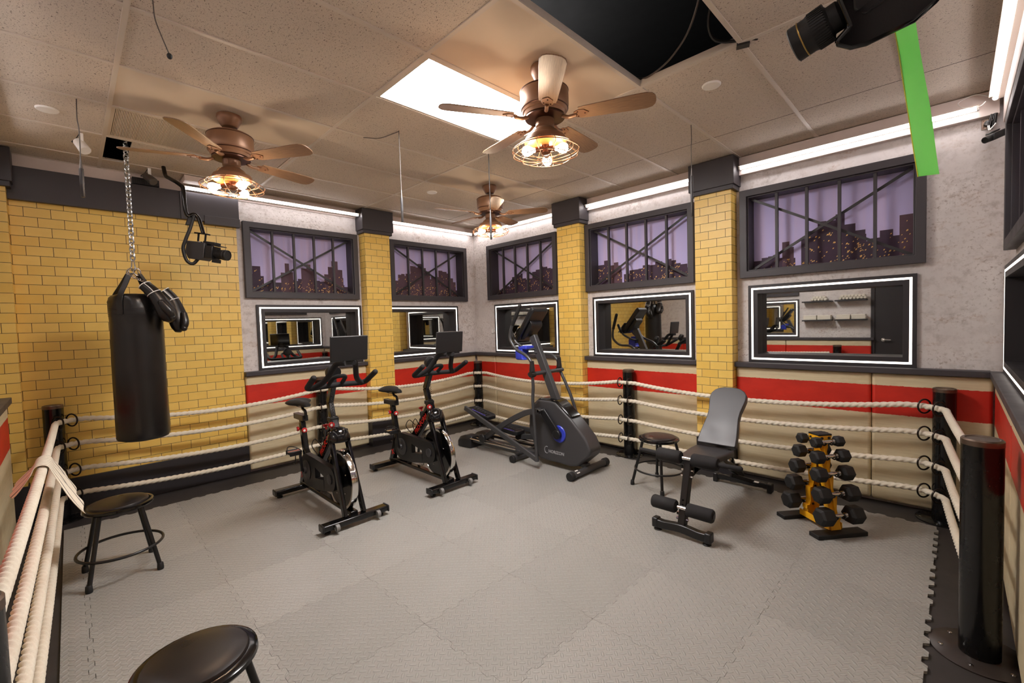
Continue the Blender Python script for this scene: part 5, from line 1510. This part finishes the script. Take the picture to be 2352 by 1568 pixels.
# ------------------------------------------------------------------ studio cameras
def make_cam(c, fwd, up, k, name, label, tape=False, box=True, kl=1.0):
    """video camera: c centre of body, fwd lens direction, k overall scale"""
    c = V(c); f = V(fwd).normalized(); u = V(up); u = (u - f * u.dot(f)).normalized(); r = f.cross(u)
    t = thing(name, label, 'camera', c)
    def P(a, b_, d): return c + (f * a + r * b_ + u * d) * k
    def mbx(): return MB(c)
    if box:
        b = mbx()
        poly = [(-.10, .07), (-.11, -.03), (-.07, -.085), (.05, -.085), (.075, -.06), (.075, .07)]
        b.prism([P(a, -.055, d) for a, d in poly], r * .11 * k); b.build('body', M['plastic'], t, bevel=.004 * k)
        b = mbx(); b.obox(P(.115, 0, -.005), f * .035 * k, r * .05 * k, u * .055 * k); b.obox(P(.10, 0, .075), f * .06 * k, r * .035 * k, u * .012 * k); b.build('camera_head', M['darkplastic'], t, bevel=.004 * k)
        b = mbx(); b.obox(P(.175, 0, .058), f * .035 * k, r * .045 * k, (u - f * .3) * .004 * k); b.obox(P(.16, 0, -.075), f * .02 * k, r * .03 * k, u * .016 * k); b.build('lens_hood_flap', M['darkplastic'], t)
    L0 = .14 if box else .072
    b = mbx(); b.lathe([(a_ * k, z_ * k * kl) for a_, z_ in ((.03, 0), (.036, .008), (.036, .03), (.041 if box else .048, .038), (.041 if box else .049, .072), (.045, .082), (.046, .125), (.042, .128), (.038, .12))], P(L0, 0, -.012), f, n=36); ln = b.build('lens_barrel', M['rubber'], t, smooth=30)
    b = mbx(); n_ = 44
    for q in range(n_):
        a = 2 * PI * q / n_; dd = r * math.cos(a) + u * math.sin(a)
        b.obox(P(L0 + .054 * kl, 0, -.012) + dd * (.0412 if box else .0487) * k, f * .019 * k * kl, dd.cross(f) * .0014 * k, dd * .0012 * k)
    b.build('focus_ribs', M['rubber'], ln)
    b = mbx(); b.torus(P(L0 + .10 * kl, 0, -.012), f, .0458 * k, .0018 * k, 40, 6); b.build('lens_ring', M['gold' if tape else 'plastic'], ln)
    b = mbx(); b.lathe([(.0385 * k, 0), (.02 * k, .008 * k), (.001, .010 * k)], P(L0 + .105 * kl, 0, -.012), f, n=28); b.build('lens_glass', M['glasslens'], ln)
    return t, P, mbx, f, r, u
# robotic camera hanging beside the punching bag
t, P, mbx, f, r, u = make_cam((-4.80, .875, 2.275), (.78, .60, -.17), (0, 0, 1), 1.0, 'studio_camera', 'black studio camera hanging by pipe arm in front of the brick wall')
c = V((-4.80, .875, 2.275))
b = mbx()
for s in (-1, 1): b.cyl(P(-.005 + s * .035, 0, .07), P(-.005 + s * .035, 0, .145), .008, n=12)
b.obox(P(-.005, 0, .150), f * .065, r * .02, u * .006); b.build('mount_bracket', M['gloss'], t, bevel=.002)
b = mbx(); b.cyl(P(-.02, 0, .07), P(-.02, 0, .08), .022); b.build('mount_screw', M['chrome'], t)
b = mbx(); b.tube(fillet([P(.005, 0, .155), (-4.80, .872, 2.56), (-4.80, .84, 2.60), (-4.80, .79, 2.56), (-4.80, .775, 2.62), (-4.80, .770, 2.82), (-4.86, .73, 2.87), (-5.02, .68, 2.95), (-5.06, .675, 3.04)], .03, 5), .0165, 12); b.build('pipe_arm', M['gloss'], t, smooth=70)
b = mbx(); b.obox((-4.80, .80, 2.525), (.015, 0, 0), (0, .02, 0), (0, .012, .035)); b.build('arm_clamp', M['rubber'], t, bevel=.004)
b = mbx(); b.tube(cr([(-4.79, .835, 2.58), (-4.79, .80, 2.46), (-4.80, .765, 2.36), (-4.81, .745, 2.28), (-4.81, .765, 2.18), (-4.81, .81, 2.155), (-4.80, .85, 2.20)], 6), .0135, 10); b.build('cable_loop', M['cable'], t, smooth=70)
# camera close by at the upper right, strip of green tape hanging from it
OC = V((-.134, 1.327, 2.278))
t, P, mbx, f, r, u = make_cam(OC, (-.963, .064, -.262), (-.259, -.489, .833), .92, 'overhead_camera', 'large black camera close overhead at the upper right, green tape hanging from it', tape=True, box=False, kl=.92)
b = mbx(); poly = [(.072, .12), (.072, -.045), (.108, -.058), (.106, -.075), (.085, -.100), (.055, -.113), (-.036, -.125), (-.088, -.11), (-.105, -.05), (-.105, .12)]
b.prism([P(a, -.06, d) for a, d in poly], r * .11); b.build('body', M['gloss'], t, bevel=.01, seg=3)
b = mbx(); b.prism([P(a, -.066, d) for a, d in ((.05, -.02), (.035, -.045), (-.07, -.045), (-.085, .0), (-.07, .03), (.035, .03))], r * .008); b.build('side_cover', M['darkplastic'], t, bevel=.004)
b = mbx(); b.prism([P(a, -.068, d) for a, d in ((.05, -.028), (.035, -.040), (-.05, -.030), (-.04, -.018))], r * .004); b.build('side_screen', M['screen'], t)
b = mbx(); b.tube([P(-.10, .0, .02), P(-.132, .0, -.04), P(-.130, .0, -.10), P(-.122, .0, -.135)], [.018, .026, .024, .010], 14); b.build('tilt_lever', M['darkplastic'], t, bevel=.003)
b = mbx(); b.lathe([(.001, -.012), (.02, -.01), (.022, .0), (.018, .012), (.001, .014)], P(-.088, -.045, -.085), r, n=18); b.build('lock_knob', M['steelcap'], t)
b = mbx(); b.tube(fillet([P(-.02, 0, .09), OC + V((.0, .0, .25)), V((OC.x + .01, OC.y, CEIL))], .08, 6), .02, 14); b.lathe([(.06, 0), (.06, -.012), (.022, -.02)], (OC.x + .01, OC.y, CEIL), n=24); b.build('ceiling_arm', M['gloss'], t, smooth=60)
# green tape strip
tp = cr([(-.100, 1.489, 2.281), (-.094, 1.492, 2.238), (-.086, 1.496, 2.175), (-.077, 1.497, 2.098), (-.068, 1.500, 2.023), (-.059, 1.505, 1.943), (-.050, 1.507, 1.870)], 6)
wv = V((.580, .8035, .1346))
b = MB((-.02, 1.46, 2.1)); N_ = len(tp)
vs = []
for i, p in enumerate(tp):
    for k in range(7):
        q = (k / 6 - .5)
        vs.append(p + wv * q * .0635 + V((.7, -.7, 0)) * (.0016 * math.sin(q * 4 + i * .25)))
fs = [(i * 7 + k, i * 7 + k + 1, (i + 1) * 7 + k + 1, (i + 1) * 7 + k) for i in range(N_ - 1) for k in range(6)]
b.add(vs, fs); o = b.build('green_tape_strip', M['gaff'], smooth=80, loc=(-.02, 1.46, 2.1))
sm = o.modifiers.new('solid', 'SOLIDIFY'); sm.thickness = .0008
tag(o, 'bright green tape strip dangling from the overhead camera', 'tape')
b = MB((-.02, 1.46, 2.1)); b.tube([p - wv * .0322 for p in tp], .0012, 6); ye = b.build('yellow_tape_edge', M['gaffyellow'], o)
# small camera on the corner bracket
t = thing('corner_camera', 'small black camera on a hinged bracket high in the right corner', 'camera', (.15, YB, 2.78)); c = (.15, YB, 2.78)
b = MB(c); b.box(.115, .150, YB - .006, YB, 2.795, 2.865); pl = b.build('wall_plate', M['steelcap'], t, bevel=.001)
for z in (2.807, 2.853): b = MB(c); b.cyl((.124, YB - .006, z), (.124, YB - .009, z), .004, n=10); b.build('screw', M['darkcopper'], pl)
b = MB(c); b.cyl((.142, YB - .03, 2.83), (.142, YB - .004, 2.83), .016, n=16); b.cyl((.15, YB - .05, 2.79), (.165, YB - .05, 2.875), .011, n=12); b.cyl((.172, YB - .055, 2.79), (.18, YB - .055, 2.875), .011, n=12)
b.cyl((.15, YB - .04, 2.83), (.175, YB - .055, 2.83), .012); b.build('hinge_arm', M['gloss'], t)
b = MB(c); b.tube(cr([(.148, YB - .055, 2.80), (.155, YB - .07, 2.765), (.185, YB - .08, 2.80)], 5), .008, 10); b.build('ball_joint', M['chrome'], t)
b = MB(c); fd = V((-.62, -.62, -.35)).normalized(); b.obox(V((.182, 4.49, 2.705)), fd * .045, fd.cross(V((0, 0, 1))).normalized() * .024, V((0, 0, .024))); b.obox(V((.165, 4.50, 2.735)), fd * .035, fd.cross(V((0, 0, 1))).normalized() * .02, V((0, 0, .006)))
b.build('body', M['darkplastic'], t, bevel=.006)
b = MB(c); b.lathe([(.018, 0), (.019, .01), (.021, .012), (.021, .045), (.018, .046), (.016, .04), (.001, .038)], V((.182, 4.49, 2.705)) + fd * .04, fd, n=24); b.build('lens_barrel', M['rubber'], t)
b = MB((.05, 4.5, 2.97)); b.tube(cr([(.13, 4.51, 2.955), (.10, 4.50, 2.93), (.02, 4.50, 2.95), (.0, 4.53, 3.0), (.08, 4.52, 3.02), (.15, 4.48, 2.97)], 6), .003, 6)
tag(b.build('power_cord', M['white'], loc=(.05, 4.5, 2.97)), 'thin white cord looping between the two tube lights at the right corner', 'cord')
